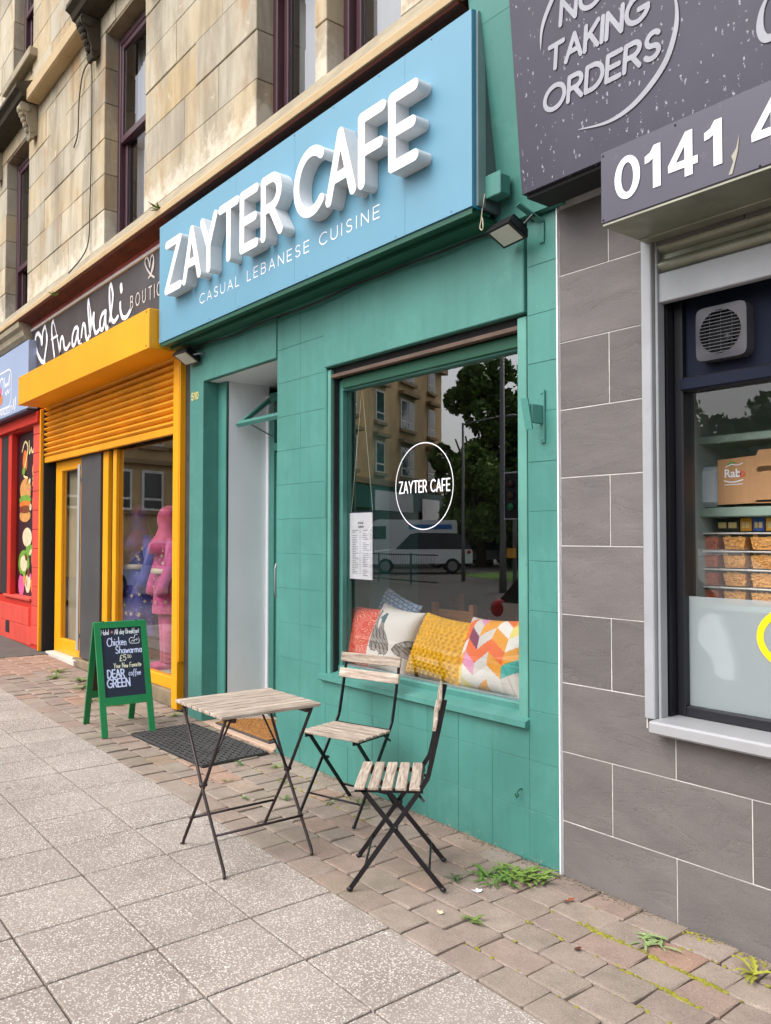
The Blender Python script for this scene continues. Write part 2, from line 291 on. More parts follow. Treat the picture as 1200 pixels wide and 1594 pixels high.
# ---------------------------------------------------------------- mesh helpers
class MB:
    def __init__(s): s.v = []; s.f = []; s.mi = []; s.cur = 0
    def add(s, vs_, fs):
        o = len(s.v); s.v += [tuple(p) for p in vs_]
        for f in fs: s.f.append(tuple(i + o for i in f)); s.mi.append(s.cur)
        return s
    def box(s, x0, x1, y0, y1, z0, z1):
        return s.add([(x0, y0, z0), (x1, y0, z0), (x1, y1, z0), (x0, y1, z0), (x0, y0, z1), (x1, y0, z1), (x1, y1, z1), (x0, y1, z1)],
                     [(3, 2, 1, 0), (4, 5, 6, 7), (0, 1, 5, 4), (1, 2, 6, 5), (2, 3, 7, 6), (3, 0, 4, 7)])
    def hexa(s, p):
        return s.add(p, [(3, 2, 1, 0), (4, 5, 6, 7), (0, 1, 5, 4), (1, 2, 6, 5), (2, 3, 7, 6), (3, 0, 4, 7)])
    def cbox(s, x0, x1, y0, y1, z0, z1, c):
        X, Y, Z = (x0, x1), (y0, y1), (z0, z1); vs_ = []; idx = {}
        for i in (0, 1):
            for j in (0, 1):
                for k in (0, 1):
                    sx, sy, sz = (1, -1)[i], (1, -1)[j], (1, -1)[k]
                    for a in range(3):
                        p = [X[i] + sx * c, Y[j] + sy * c, Z[k] + sz * c]; p[a] = (X[i], Y[j], Z[k])[a]
                        idx[(i, j, k, a)] = len(vs_); vs_.append(p)
        fs = []
        for a in range(3):
            b, d = (a + 1) % 3, (a + 2) % 3
            for e in (0, 1):
                q = []
                for (u, w) in ((0, 0), (1, 0), (1, 1), (0, 1)):
                    t = [0, 0, 0]; t[a] = e; t[b] = u; t[d] = w; q.append(idx[(*t, a)])
                fs.append(tuple(q) if e else tuple(q[::-1]))
        for a in range(3):
            b, d = (a + 1) % 3, (a + 2) % 3
            for u in (0, 1):
                for w in (0, 1):
                    t0 = [0, 0, 0]; t1 = [0, 0, 0]; t0[b] = t1[b] = u; t0[d] = t1[d] = w; t1[a] = 1
                    q = (idx[(*t0, b)], idx[(*t1, b)], idx[(*t1, d)], idx[(*t0, d)])
                    fs.append(q if (u ^ w) else q[::-1])
        for i in (0, 1):
            for j in (0, 1):
                for k in (0, 1):
                    q = tuple(idx[(i, j, k, a)] for a in range(3)); fs.append(q if (i + j + k) % 2 else q[::-1])
        return s.add(vs_, fs)
    def px(s, prof, x0, x1):           # prism along x, profile of (y, z)
        n = len(prof)
        v = [(x0, y, z) for y, z in prof] + [(x1, y, z) for y, z in prof]
        return s.add(v, [tuple(range(n - 1, -1, -1)), tuple(range(n, 2 * n))] + [(i, (i + 1) % n, n + (i + 1) % n, n + i) for i in range(n)])
    def pz(s, prof, z0, z1):           # prism along z, profile of (x, y)
        n = len(prof)
        v = [(x, y, z0) for x, y in prof] + [(x, y, z1) for x, y in prof]
        return s.add(v, [tuple(range(n - 1, -1, -1)), tuple(range(n, 2 * n))] + [(i, (i + 1) % n, n + (i + 1) % n, n + i) for i in range(n)])
    def py(s, prof, y0, y1):           # prism along y, profile of (x, z)
        n = len(prof)
        v = [(x, y0, z) for x, z in prof] + [(x, y1, z) for x, z in prof]
        return s.add(v, [tuple(range(n)), tuple(range(2 * n - 1, n - 1, -1))] + [(i, n + i, n + (i + 1) % n, (i + 1) % n) for i in range(n)])
    def tube(s, pts, r, n=8, closed=False):
        pts = [Vector(p) for p in pts]; m = len(pts)
        if not hasattr(r, '__len__'): r = [r] * m
        up = None; rings = []
        for i in range(m):
            if closed: t = pts[(i + 1) % m] - pts[i - 1]
            else: t = pts[min(i + 1, m - 1)] - pts[max(i - 1, 0)]
            t.normalize()
            if up is None:
                up = Vector((0, 0, 1)) if abs(t.z) < 0.9 else Vector((1, 0, 0))
            a = t.cross(up)
            if a.length < 1e-6: a = t.cross(Vector((1, 0, 0)))
            a.normalize(); up = a.cross(t)
            rings.append([pts[i] + (a * math.cos(2 * math.pi * k / n) + up * math.sin(2 * math.pi * k / n)) * r[i] for k in range(n)])
        v = [p for q in rings for p in q]; f = []
        for i in range(m if closed else m - 1):
            j = (i + 1) % m
            for k in range(n): f.append((i * n + k, i * n + (k + 1) % n, j * n + (k + 1) % n, j * n + k))
        if not closed: f += [tuple(range(n - 1, -1, -1)), tuple(range((m - 1) * n, m * n))]
        return s.add(v, f)
    def bar(s, p, q, w, t, side=(0, 1, 0)):      # flat bar from p to q, width w along `side`, thickness t
        p, q = Vector(p), Vector(q); d = (q - p).normalized(); a = Vector(side); a = (a - d * a.dot(d)).normalized(); b = d.cross(a)
        c = []
        for e in (p, q):
            for (u, k) in ((-1, -1), (1, -1), (1, 1), (-1, 1)): c.append(e + a * u * w / 2 + b * k * t / 2)
        return s.hexa(c)
    def ell(s, c, r, nu=14, nv=8):
        v = [(c[0], c[1], c[2] + r[2])]; f = []
        for j in range(1, nv):
            th = math.pi * j / nv
            for i in range(nu):
                ph = 2 * math.pi * i / nu
                v.append((c[0] + r[0] * math.sin(th) * math.cos(ph), c[1] + r[1] * math.sin(th) * math.sin(ph), c[2] + r[2] * math.cos(th)))
        v.append((c[0], c[1], c[2] - r[2])); e = len(v) - 1
        for i in range(nu):
            f.append((0, 1 + i, 1 + (i + 1) % nu)); f.append((e, e - nu + (i + 1) % nu, e - nu + i))
            for j in range(nv - 2): f.append((1 + j * nu + i, 1 + (j + 1) * nu + i, 1 + (j + 1) * nu + (i + 1) % nu, 1 + j * nu + (i + 1) % nu))
        return s.add(v, f)
    def lathe(s, c, prof, n=16):       # prof (r, z) upward
        v = []; f = []; m = len(prof)
        for r, z in prof:
            for k in range(n): v.append((c[0] + r * math.cos(2 * math.pi * k / n), c[1] + r * math.sin(2 * math.pi * k / n), c[2] + z))
        for i in range(m - 1):
            for k in range(n): f.append((i * n + k, i * n + (k + 1) % n, (i + 1) * n + (k + 1) % n, (i + 1) * n + k))
        f += [tuple(range(n - 1, -1, -1)), tuple(range((m - 1) * n, m * n))]
        return s.add(v, f)
    def mesh(s, name, mat, smooth=False):
        me = bpy.data.meshes.new(name); me.from_pydata(s.v, [], s.f)
        for mm in (mat if isinstance(mat, (list, tuple)) else [mat]): me.materials.append(mm)
        if any(s.mi): me.polygons.foreach_set('material_index', s.mi)
        if smooth: me.polygons.foreach_set('use_smooth', [True] * len(s.f))
        me.update(); return me
    def build(s, name, mat, parent=None, smooth=False, **kw):
        return link(name, s.mesh(name, mat, smooth), parent, **kw)
WM = {}
def link(name, me, parent=None, loc=(0, 0, 0), rot=(0, 0, 0), label=None, cat=None, group=None, kind=None, local=False):
    """world-space object; under a parent it keeps its world placement unless local=True"""
    o = bpy.data.objects.new(name, me); col.objects.link(o)
    o.location = loc; o.rotation_euler = rot
    if parent is not None:
        o.parent = parent
        if not local and parent.name in WM: o.matrix_parent_inverse = WM[parent.name].inverted()
    if label: o['label'] = label
    if cat: o['category'] = cat
    if group: o['group'] = group
    if kind: o['kind'] = kind
    return o
def thing(name, label, cat, loc=(0, 0, 0), rotz=0.0, group=None):
    o = link(name, None, None, loc, (0, 0, rotz), label, cat, group)
    o.empty_display_size = 0.1
    WM[o.name] = Matrix.Translation(loc) @ Matrix.Rotation(rotz, 4, 'Z')
    return o
def dup(root, loc, rotz, label, group=None):
    def cp(o, par):
        c = o.copy(); col.objects.link(c); c.parent = par
        for ch in o.children: cp(ch, c)
        return c
    r = cp(root, None); r.location = loc; r.rotation_euler = (0, 0, rotz); r['label'] = label
    if group: r['group'] = group
    return r
def B(name, mat, x0, x1, y0, y1, z0, z1, parent=None, c=0.0, **kw):
    m = MB(); m.cbox(x0, x1, y0, y1, z0, z1, c) if c else m.box(x0, x1, y0, y1, z0, z1)
    return m.build(name, mat, parent, **kw)
def gz(x): return -0.019 * (x + 2.3)          # pavement level: rises gently to the left
TILT = math.atan(0.019)

# ---------------------------------------------------------------- lettering made of round-ended strokes
def arc(cx, cy, rx, ry, a0, a1, n=14):
    return [(cx + rx * math.cos(R(a0 + (a1 - a0) * i / n)), cy + ry * math.sin(R(a0 + (a1 - a0) * i / n))) for i in range(n + 1)]
FONT = {
 'A': (.74, [[(0, 0), (.37, 1), (.74, 0)], [(.13, .32), (.61, .32)]]),
 'B': (.6, [[(.3, .53), (0, .53)], [(0, 0), (0, 1), (.3, 1)] + arc(.3, .765, .25, .235, 90, -90), [(.3, .53)] + arc(.32, .265, .28, .265, 90, -90) + [(0, 0)]]),
 'C': (.8, [arc(.48, .5, .48, .5, 48, 312, 24)]),
 'D': (.72, [[(0, 0), (0, 1), (.25, 1)] + arc(.25, .5, .47, .5, 90, -90, 18) + [(0, 0)]]),
 'E': (.56, [[(.56, 1), (0, 1), (0, 0), (.56, 0)], [(0, .5), (.5, .5)]]),
 'F': (.54, [[(.54, 1), (0, 1), (0, 0)], [(0, .48), (.48, .48)]]),
 'G': (.85, [arc(.48, .5, .48, .5, 48, 340, 24) + [(.93, .45), (.55, .45)]]),
 'H': (.68, [[(0, 0), (0, 1)], [(.68, 0), (.68, 1)], [(0, .5), (.68, .5)]]),
 'I': (.02, [[(0, 0), (0, 1)]]),
 'K': (.6, [[(0, 0), (0, 1)], [(.58, 1), (0, .42)], [(.2, .6), (.6, 0)]]),
 'L': (.5, [[(0, 1), (0, 0), (.5, 0)]]),
 'M': (.85, [[(0, 0), (.05, 1), (.42, .3), (.8, 1), (.85, 0)]]),
 'N': (.68, [[(0, 0), (0, 1), (.68, 0), (.68, 1)]]),
 'O': (.96, [arc(.48, .5, .48, .5, 0, 360, 30)]),
 'Q': (.96, [arc(.48, .5, .48, .5, 0, 360, 30), [(.6, .25), (.95, -.1)]]),
 'R': (.62, [[(0, 0), (0, 1), (.3, 1)] + arc(.3, .74, .28, .26, 90, -90) + [(0, .48)], [(.28, .48), (.62, 0)]]),
 'S': (.56, [arc(.29, .74, .25, .26, 40, 270) + arc(.28, .24, .27, .24, 90, -150)]),
 'T': (.7, [[(0, 1), (.7, 1)], [(.35, 1), (.35, 0)]]),
 'U': (.68, [[(0, 1), (0, .34)] + arc(.34, .34, .34, .34, 180, 360) + [(.68, 1)]]),
 'W': (1., [[(0, 1), (.25, 0), (.5, .8), (.75, 0), (1, 1)]]),
 'Y': (.7, [[(0, 1), (.35, .46), (.7, 1)], [(.35, .46), (.35, 0)]]),
 'Z': (.66, [[(.02, 1), (.64, 1), (0, 0), (.66, 0)]]),
 'a': (.45, [arc(.22, .25, .22, .25, 0, 360, 18), [(.45, .5), (.45, .05), (.5, 0)]]),
 'b': (.45, [arc(.24, .25, .22, .25, 0, 360, 18), [(0, 1), (0, 0)]]),
 'c': (.4, [arc(.22, .25, .22, .25, 50, 310)]),
 'd': (.45, [arc(.22, .25, .22, .25, 0, 360, 18), [(.45, 1), (.45, 0)]]),
 'e': (.42, [[(.02, .27), (.43, .27)] + arc(.22, .25, .22, .25, 5, 310)]),
 'f': (.34, [[(.38, .95)] + arc(.25, .8, .12, .18, 70, 180) + [(.12, -.2)], [(0, .5), (.32, .5)]]),
 'h': (.42, [[(0, 0), (0, 1)], [(0, .3)] + arc(.2, .3, .2, .2, 180, 0) + [(.4, 0)]]),
 'i': (.04, [[(0, .5), (0, .0)], [(0, .72), (0, .74)]]),
 'k': (.38, [[(0, 0), (0, 1)], [(.35, .5), (0, .2)], [(.1, .3), (.38, 0)]]),
 'l': (.06, [[(0, 1), (0, .05), (.06, 0)]]),
 'm': (.7, [[(0, 0), (0, .5)], [(0, .32)] + arc(.17, .33, .17, .17, 180, 0) + [(.34, 0)], [(.34, .32)] + arc(.51, .33, .17, .17, 180, 0) + [(.68, 0)]]),
 'n': (.4, [[(0, 0), (0, .5)], [(0, .3)] + arc(.2, .3, .2, .2, 180, 0) + [(.4, 0)]]),
 'o': (.44, [arc(.22, .25, .22, .25, 0, 360, 18)]),
 'r': (.28, [[(0, 0), (0, .5)], [(0, .3)] + arc(.18, .3, .18, .2, 180, 60)]),
 's': (.34, [arc(.17, .37, .14, .13, 40, 270, 8) + arc(.17, .12, .15, .12, 90, -150, 8)]),
 't': (.3, [[(.13, .85), (.13, .08), (.25, 0)], [(0, .52), (.3, .52)]]),
 'u': (.42, [[(0, .5), (0, .2)] + arc(.2, .2, .2, .2, 180, 360) + [(.4, .5), (.4, 0)]]),
 'v': (.38, [[(0, .5), (.19, 0), (.38, .5)]]),
 'w': (.6, [[(0, .5), (.15, 0), (.3, .42), (.45, 0), (.6, .5)]]),
 'y': (.4, [[(0, .5), (.2, .05)], [(.4, .5), (.12, -.3)]]),
 '0': (.56, [arc(.28, .5, .28, .5, 0, 360, 24)]),
 '1': (.3, [[(0, .76), (.25, 1), (.25, 0)]]),
 '2': (.54, [arc(.27, .72, .26, .28, 160, -30) + [(0, 0), (.54, 0)]]),
 '3': (.52, [arc(.24, .74, .24, .26, 150, -80) + arc(.25, .25, .27, .25, 90, -150)]),
 '4': (.58, [[(.42, 0), (.42, 1), (0, .28), (.58, .28)]]),
 '5': (.54, [[(.5, 1), (.1, 1), (.05, .55)] + arc(.26, .32, .28, .32, 130, -150)]),
 '7': (.52, [[(0, 1), (.52, 1), (.18, 0)]]),
 '£': (.56, [arc(.34, .78, .2, .22, 20, 180) + [(.16, .3), (.05, 0), (.54, 0)], [(0, .45), (.42, .45)]]),
 '*': (.4, [[(.2, .3), (.2, .75)], [(0, .4), (.4, .65)], [(0, .65), (.4, .4)]]),
 ' ': (.3, []), '.': (.02, [[(0, 0), (.01, 0)]]), '-': (.3, [[(0, .4), (.3, .4)]]),
}
def layout(text, x, z, h, track=.22, wscale=1.0, jit=0.0, slant=0.0, width=None):
    """polylines of a line of text per glyph; width fits the line to that length"""
    rnd = random.Random(text)
    adv = 0; gl = []
    for ch in text:
        w, ps = FONT[ch]; gl.append((ch, adv, ps)); adv += w * wscale + track
    tot = adv - track
    k = (width / (tot * h)) if width else 1.0
    out = []
    for ch, a, ps in gl:
        dz = rnd.uniform(-jit, jit) * h; sh = slant + rnd.uniform(-jit, jit)
        out.append([[(x + (a + p[0] * wscale + p[1] * sh) * h * k, z + dz + p[1] * h) for p in poly] for poly in ps])
    return [g for g in out if g]
def smooth_line(pts, n=6):
    out = []
    for i in range(len(pts) - 1):
        p0, p1, p2, p3 = (np.array(pts[max(i - 1, 0)]), np.array(pts[i]), np.array(pts[i + 1]), np.array(pts[min(i + 2, len(pts) - 1)]))
        for t in np.linspace(0, 1, n, endpoint=False):
            out.append(tuple(0.5 * ((2 * p1) + (-p0 + p2) * t + (2 * p0 - 5 * p1 + 4 * p2 - p3) * t * t + (-p0 + 3 * p1 - 3 * p2 + p3) * t ** 3)))
    return out + [tuple(pts[-1])]
def contours(polys, w, cell):
    """closed outlines of the union of round strokes of width w"""
    P = np.array([p for q in polys for p in q]); r = w / 2
    x0, y0 = P.min(0) - r - 2 * cell; x1, y1 = P.max(0) + r + 2 * cell
    nx, ny = int((x1 - x0) / cell) + 2, int((y1 - y0) / cell) + 2
    gx, gy = np.meshgrid(x0 + cell * np.arange(nx), y0 + cell * np.arange(ny), indexing='ij')
    D = np.full(gx.shape, 1e9)
    for q in polys:
        for (a, b) in zip(q[:-1], q[1:]):
            dx, dy = b[0] - a[0], b[1] - a[1]; l2 = dx * dx + dy * dy + 1e-12
            t = np.clip(((gx - a[0]) * dx + (gy - a[1]) * dy) / l2, 0, 1)
            D = np.minimum(D, np.hypot(gx - a[0] - t * dx, gy - a[1] - t * dy))
    F = r - D; F[np.abs(F) < 1e-7] = 1e-7
    ins = F > 0; segs = {}
    def pt(e):
        (i, j, d) = e; i2, j2 = (i + 1, j) if d == 0 else (i, j + 1)
        t = F[i, j] / (F[i, j] - F[i2, j2])
        return (x0 + cell * (i + t * (d == 0)), y0 + cell * (j + t * (d == 1)))
    act = np.argwhere((ins[:-1, :-1].astype(int) + ins[1:, :-1] + ins[:-1, 1:] + ins[1:, 1:]) % 4)
    for i, j in act:
        i = int(i); j = int(j)
        c = (ins[i, j], ins[i + 1, j], ins[i + 1, j + 1], ins[i, j + 1])
        E_ = ((i, j, 0), (i + 1, j, 1), (i, j + 1, 0), (i, j, 1))
        # walk with the inside on the left
        st = [E_[k] for k in range(4) if c[k] and not c[(k + 1) % 4]]; en = [E_[k] for k in range(4) if not c[k] and c[(k + 1) % 4]]
        if len(st) == 1: segs[st[0]] = en[0]
        else:
            for k in range(4):
                if c[k] and not c[(k + 1) % 4]: segs[E_[k]] = E_[(k + 3) % 4]
    loops = []
    while segs:
        s0, e = segs.popitem(); lp = [s0]
        while e != s0 and e in segs: lp.append(e); e = segs.pop(e)
        pts = [pt(k) for k in lp]
        # drop nearly straight points
        keep = []
        for k in range(len(pts)):
            a, b, c = np.array(keep[-1] if keep else pts[k - 1]), np.array(pts[k]), np.array(pts[(k + 1) % len(pts)])
            d = c - a; l = math.hypot(*d) + 1e-12
            if abs(d[0] * (b - a)[1] - d[1] * (b - a)[0]) / l > cell * 0.05 or l > cell * 12: keep.append(pts[k])
        if len(keep) > 2: loops.append(keep)
    return loops
def stroke_mb(polys, w, depth, place, cell=None, mb=None, sides=True):
    """solid lettering: place(u, v, d) gives the world point, d = 0 front face, d = depth back"""
    mb = mb or MB()
    lo = contours(polys, w, cell or w / 5)
    vs_, fl = [], []
    for l in lo: fl.append(list(range(len(vs_), len(vs_) + len(l)))); vs_ += [Vector(p) for p in l]
    V, E_, F, *_ = delaunay_2d_cdt(vs_, [], fl, 5, 1e-7)
    mb.cur = 0
    mb.add([place(p.x, p.y, 0) for p in V], [tuple(f) for f in F])
    if sides:
        mb.cur = 1
        for l in lo:
            n = len(l)
            mb.add([place(*p, 0) for p in l] + [place(*p, depth) for p in l], [((k + 1) % n, k, n + k, n + (k + 1) % n) for k in range(n)])
    mb.cur = 0
    return mb
def wall_place(y):  return lambda u, v, d: (u, y + d, v)     # facing the street (-y)
def font_mb(text, size, place, bold=0.0, shear=0.0, depth=0.0, xs=1.0):
    """built-in sans type as flat faces, laid out at the origin and put on a surface by place(u, v, d)"""
    cu = bpy.data.curves.new('type', 'FONT'); cu.body = text; cu.size = size; cu.offset = bold; cu.shear = shear; cu.resolution_u = 4
    ob = bpy.data.objects.new('type', cu); me = bpy.data.meshes.new_from_object(ob)
    mb = MB(); mb.add([place(v.co.x * xs, v.co.y, 0) for v in me.vertices], [tuple(p.vertices) for p in me.polygons])
    bpy.data.objects.remove(ob); bpy.data.meshes.remove(me); bpy.data.curves.remove(cu)
    return mb
# ================================================================ GROUND
ASPH = M('asphalt', hx(92, 88, 84), 0.95, 0.2, 4, 0.6, 120, fine=0.3)
JOINT = M('sandy_joint_bed', hx(102, 91, 78), 1.0, 0.3, 8, 0.5, 90, dirt=0.3, dirtc=hx(70, 74, 36))
g = MB(); g.add([(-400, -400, -0.30), (400, -400, -0.30), (400, 60, -0.30), (-400, 60, -0.30)], [(0, 1, 2, 3)])
ground = g.build('ground', M('distant_ground', hx(110, 104, 96), 0.95, 0.2, 0.3), kind='structure')
# the road beyond the kerb (seen only in the panes)
g = MB(); g.add([(-200, -200, -0.16), (120, -200, -0.16), (120, -3.75, -0.16), (-200, -3.75, -0.16)], [(0, 1, 2, 3)])
road = g.build('road', ASPH, kind='structure')
# pavement bed: one sloping sheet, slabs and blocks bedded in it
xa, xb = -14.0, 2.2
g = MB(); g.hexa([(xa, -3.5, -0.25), (xb, -3.5, -0.25), (xb, 0.45, -0.25), (xa, 0.45, -0.25), (xa, -3.5, gz(xa) - .013), (xb, -3.5, gz(xb) - .013), (xb, 0.45, gz(xb) - .013), (xa, 0.45, gz(xa) - .013)])
pavement = g.build('pavement', JOINT, kind='structure')
WM[pavement.name] = Matrix()
g = MB(); g.hexa([(xa, -3.7, -0.27), (xb, -3.7, -0.27), (xb, -3.502, -0.27), (xa, -3.502, -0.27), (xa, -3.7, gz(xa)), (xb, -3.7, gz(xb)), (xb, -3.502, gz(xb)), (xa, -3.502, gz(xa))])
kerb = g.build('kerb', M('kerb_concrete', hx(150, 146, 138), 0.9, 0.15, 5, 0.3, 60), kind='structure')
# square exposed-aggregate slabs, a grid of 0.38 m
SX, SY, EDGE = 0.383, 0.379, -0.893
m = MB(); m.cbox(-SX / 2 + .0042, SX / 2 - .0042, -SY / 2 + .0042, SY / 2 - .0042, -0.05, 0.0, 0.003)
slab_me = m.mesh('slab', SLAB)
rs = random.Random(3)
k0 = -2.455
for i in range(-24, 6):
    for j in range(6):
        x = k0 + (i + .5) * SX; y = EDGE - (j + .5) * SY
        if x > 0.2 or (j > 4 and x > -1): continue
        if (x - 0) * 0.262 + (y + 2.882) * 1.07 < -0.9 and x > -6: pass
        o = link('slab', slab_me, pavement, (x, y, gz(x) + rs.uniform(-.0012, .0012)), (rs.uniform(-.002, .002), TILT + rs.uniform(-.003, .003), 0))
# tumbled block pavers between the slabs and the shopfronts, courses parallel to the wall
def block_mesh(w, d, seed):
    q = random.Random(seed); v = []; f = []
    c = 0.006; h0 = 0.0
    for (s, z) in ((0.0, -0.05), (0.0, -0.004), (0.45, -0.001), (1.5, 0.0)):
        for (sx, sy) in ((-1, -1), (1, -1), (1, 1), (-1, 1)):
            # two points per corner: a knocked-off corner
            for e in ((1, 0), (0, 1)) if sx * sy < 0 else ((0, 1), (1, 0)):
                v.append((sx * (w / 2 - s * c - e[0] * c * 1.2) + q.uniform(-.0035, .003), sy * (d / 2 - s * c - e[1] * c * 1.5) + q.uniform(-.0022, .0022), z + (q.uniform(-.0015, .0015) if z > -.02 else 0)))
    n = 8
    for r_ in range(3):
        for k in range(n): f.append((r_ * n + k, r_ * n + (k + 1) % n, (r_ + 1) * n + (k + 1) % n, (r_ + 1) * n + k))
    f.append(tuple(range(3 * n, 4 * n)))
    b = MB(); b.add(v, f); return b.mesh('block', COBBLE, False)
CD = 0.149; sizes = [0.13, 0.17, 0.2, 0.235]
blk = {(w, s): block_mesh(w - .003, CD - .003, hash((w, s)) % 999 + s) for w in sizes for s in range(3)}
m = MB(); far_blocks = MB(); nblk = 0
moss_pts = []
for j in range(6):
    y = EDGE + (j + .5) * CD; x = -0.95 - rs.uniform(0, .1)
    while x > -9.7:
        w = 0.2 if j == 0 else rs.choice([0.13, 0.17, 0.17, 0.2, 0.2, 0.235]); cx = x - w / 2
        # the doormat recess of the cafe and the asphalt in front of the red shop stay free
        if cx > -8.6:
            o = link('block', blk[(w, rs.randrange(3))], pavement, (cx, y + rs.uniform(-.003, .003), gz(cx) + rs.uniform(-.0018, .0012)), (rs.uniform(-.005, .005), TILT + rs.uniform(-.005, .005), rs.choice([0, math.pi]) + rs.uniform(-.016, .016)))
            nblk += 1
        else:
            far_blocks.cbox(cx - w / 2 + .003, cx + w / 2 - .003, y - CD / 2 + .003, y + CD / 2 - .003, gz(cx) - .03, gz(cx) + rs.uniform(-.003, .002), .008)
        x -= w
far_blocks.build('distant_blocks', COBBLE, pavement, kind='stuff')
print('blocks', nblk)
g = MB(); g.add([(-14, EDGE + .005, gz(-14) + .003), (-9.72, EDGE + .005, gz(-9.72) + .003), (-9.72, 0.4, gz(-9.72) + .003), (-14, 0.4, gz(-14) + .003)], [(0, 1, 2, 3)])
g.build('asphalt_patch', ASPH, pavement)

# ================================================================ SANDSTONE TENEMENT ABOVE THE SHOPS
ten = thing('tenement_building', 'buff sandstone tenement wall with plum sash windows above the shops', 'building', (-7, 0.2, 4.34))
OPEN = [(-11.68, -10.65, 4.05, 6.42), (-8.04, -7.03, 4.05, 6.42), (-5.05, -4.32, 4.05, 6.42), (-4.19, -3.46, 4.05, 6.42), (-11.42, -10.55, 7.40, 9.3)]
zc = [4.34 + .355 * k for k in range(14)]
st_cache = {}
rt = random.Random(11)
for k in range(13):
    z0, z1 = zc[k], zc[k + 1]
    cuts = sorted((a, b) for a, b, c, d in OPEN if c < z1 - .1 and d > z0 + .1)
    x = -14.2; spans = []
    for a, b in cuts: spans.append((x, a)); x = b
    spans.append((x, -2.2))
    for a, b in spans:
        if b - a < .02: continue
        # quoin-like stones beside the openings, then random lengths between
        n = max(1, round((b - a) / (0.72 if k % 2 else 0.8)))
        ed = [a + (b - a) * i / n for i in range(n + 1)]
        for i in range(1, n): ed[i] += rt.uniform(-.16, .16) * (b - a) / n + (.12 if k % 2 else -.12) * min(1, (b - a) / n)
        for i in range(n):
            m = MB(); y0 = rt.uniform(-.006, .005)
            m.cbox(ed[i] + (.0 if i == 0 else .0022), ed[i + 1] - (.0 if i == n - 1 else .0022), y0, 0.2, z0 + .0022, z1 - .0022, .005)
            m.build('stone', STONE, ten)
# lintels over the window heads
for a, b, c, d in OPEN[:4]:
    pass
# backing wall of mortar behind the stones, split around the openings
bk = MB()
xs = sorted({-14.2, -2.2} | {o[0] for o in OPEN} | {o[1] for o in OPEN})
for xl, xr in zip(xs[:-1], xs[1:]):
    zs = [4.05]
    for a, b, c, d in sorted(OPEN, key=lambda o: o[2]):
        if a <= xl + 1e-6 and b >= xr - 1e-6: zs += [c, d]
    zs.append(9.0)
    for z0, z1 in zip(zs[0::2], zs[1::2]):
        isop = lambda x: any(abs(x - o[0]) < 1e-6 or abs(x - o[1]) < 1e-6 for o in OPEN)
        if z1 - z0 > .02: bk.box(xl + (.02 if isop(xl) else 0), xr - (.02 if isop(xr) else 0), 0.012, 0.19, z0 + (.03 if z0 > 5 else 0), z1 - .02)
bk.build('wall', CEM, ten)
# rooms behind the upper windows
for a, b, c, d in OPEN:
    m = MB(); m.box(a - .2, b + .2, 0.75, 0.8, c - .1, d + .1); m.box(a - .25, a - .2, .22, .8, c - .1, d + .1); m.box(b + .2, b + .25, .22, .8, c - .1, d + .1); m.box(a - .25, b + .25, .22, .8, d + .1, d + .15); m.box(a - .25, b + .25, .22, .8, c - .15, c - .1)
    m.build('room', DARK, ten)
def sash(a, b, c, d, zm, curtain):
    w = thing_part('window', ten)
    f = MB(); y0, y1 = .13, .20
    f.cbox(a, a + .055, y0, y1, c, d, .006); f.cbox(b - .055, b, y0, y1, c, d, .006); f.cbox(a + .055, b - .055, y0, y1, d - .07, d, .006); f.cbox(a + .055, b - .055, y0, y1, c, c + .06, .006)
    fr = f.build('frame', PLUM, ten)
    s1 = MB(); p, q = a + .057, b - .057
    # upper sash sits forward, lower sash set back
    for (z0, z1, ya, yb) in ((zm, d - .072, .138, .178), (c + .062, zm + .06, .186, .226)):
        s1.cbox(p, p + .05, ya, yb, z0, z1, .006); s1.cbox(q - .05, q, ya, yb, z0, z1, .006)
        s1.cbox(p + .05, q - .05, ya, yb, z1 - .055, z1, .006); s1.cbox(p + .05, q - .05, ya, yb, z0, z0 + .07, .006)
    s1.build('sash', PLUM, fr)
    B('pane', GLASS, p + .05, q - .05, .155, .161, zm + .07, d - .127, fr)
    B('pane', GLASS, p + .05, q - .05, .204, .210, c + .132, zm + .005, fr)
    m = MB(); n = 14
    for i in range(n):
        x0 = p + .02 + (q - p - .04) * i / n; x1 = p + .02 + (q - p - .04) * (i + 1) / n; dy = .02 if i % 2 else -.02
        m.hexa([(x0, .30 - dy, c), (x1, .30 + dy, c), (x1, .305 + dy, c), (x0, .305 - dy, c), (x0, .30 - dy, d), (x1, .30 + dy, d), (x1, .305 + dy, d), (x0, .305 - dy, d)])
    m.build('net_curtain', CURT, fr)
    if curtain: B('blind', CURTW, p + (q - p) * .45, q, .26, .265, zm + .05, d - .3, fr)
def thing_part(n, p): return None
sash(*OPEN[0], 4.98, False)
sash(*OPEN[1], 5.36, True)
sash(*OPEN[2], 5.36, True)
sash(*OPEN[3], 5.36, False)
sash(*OPEN[4], 8.3, False)
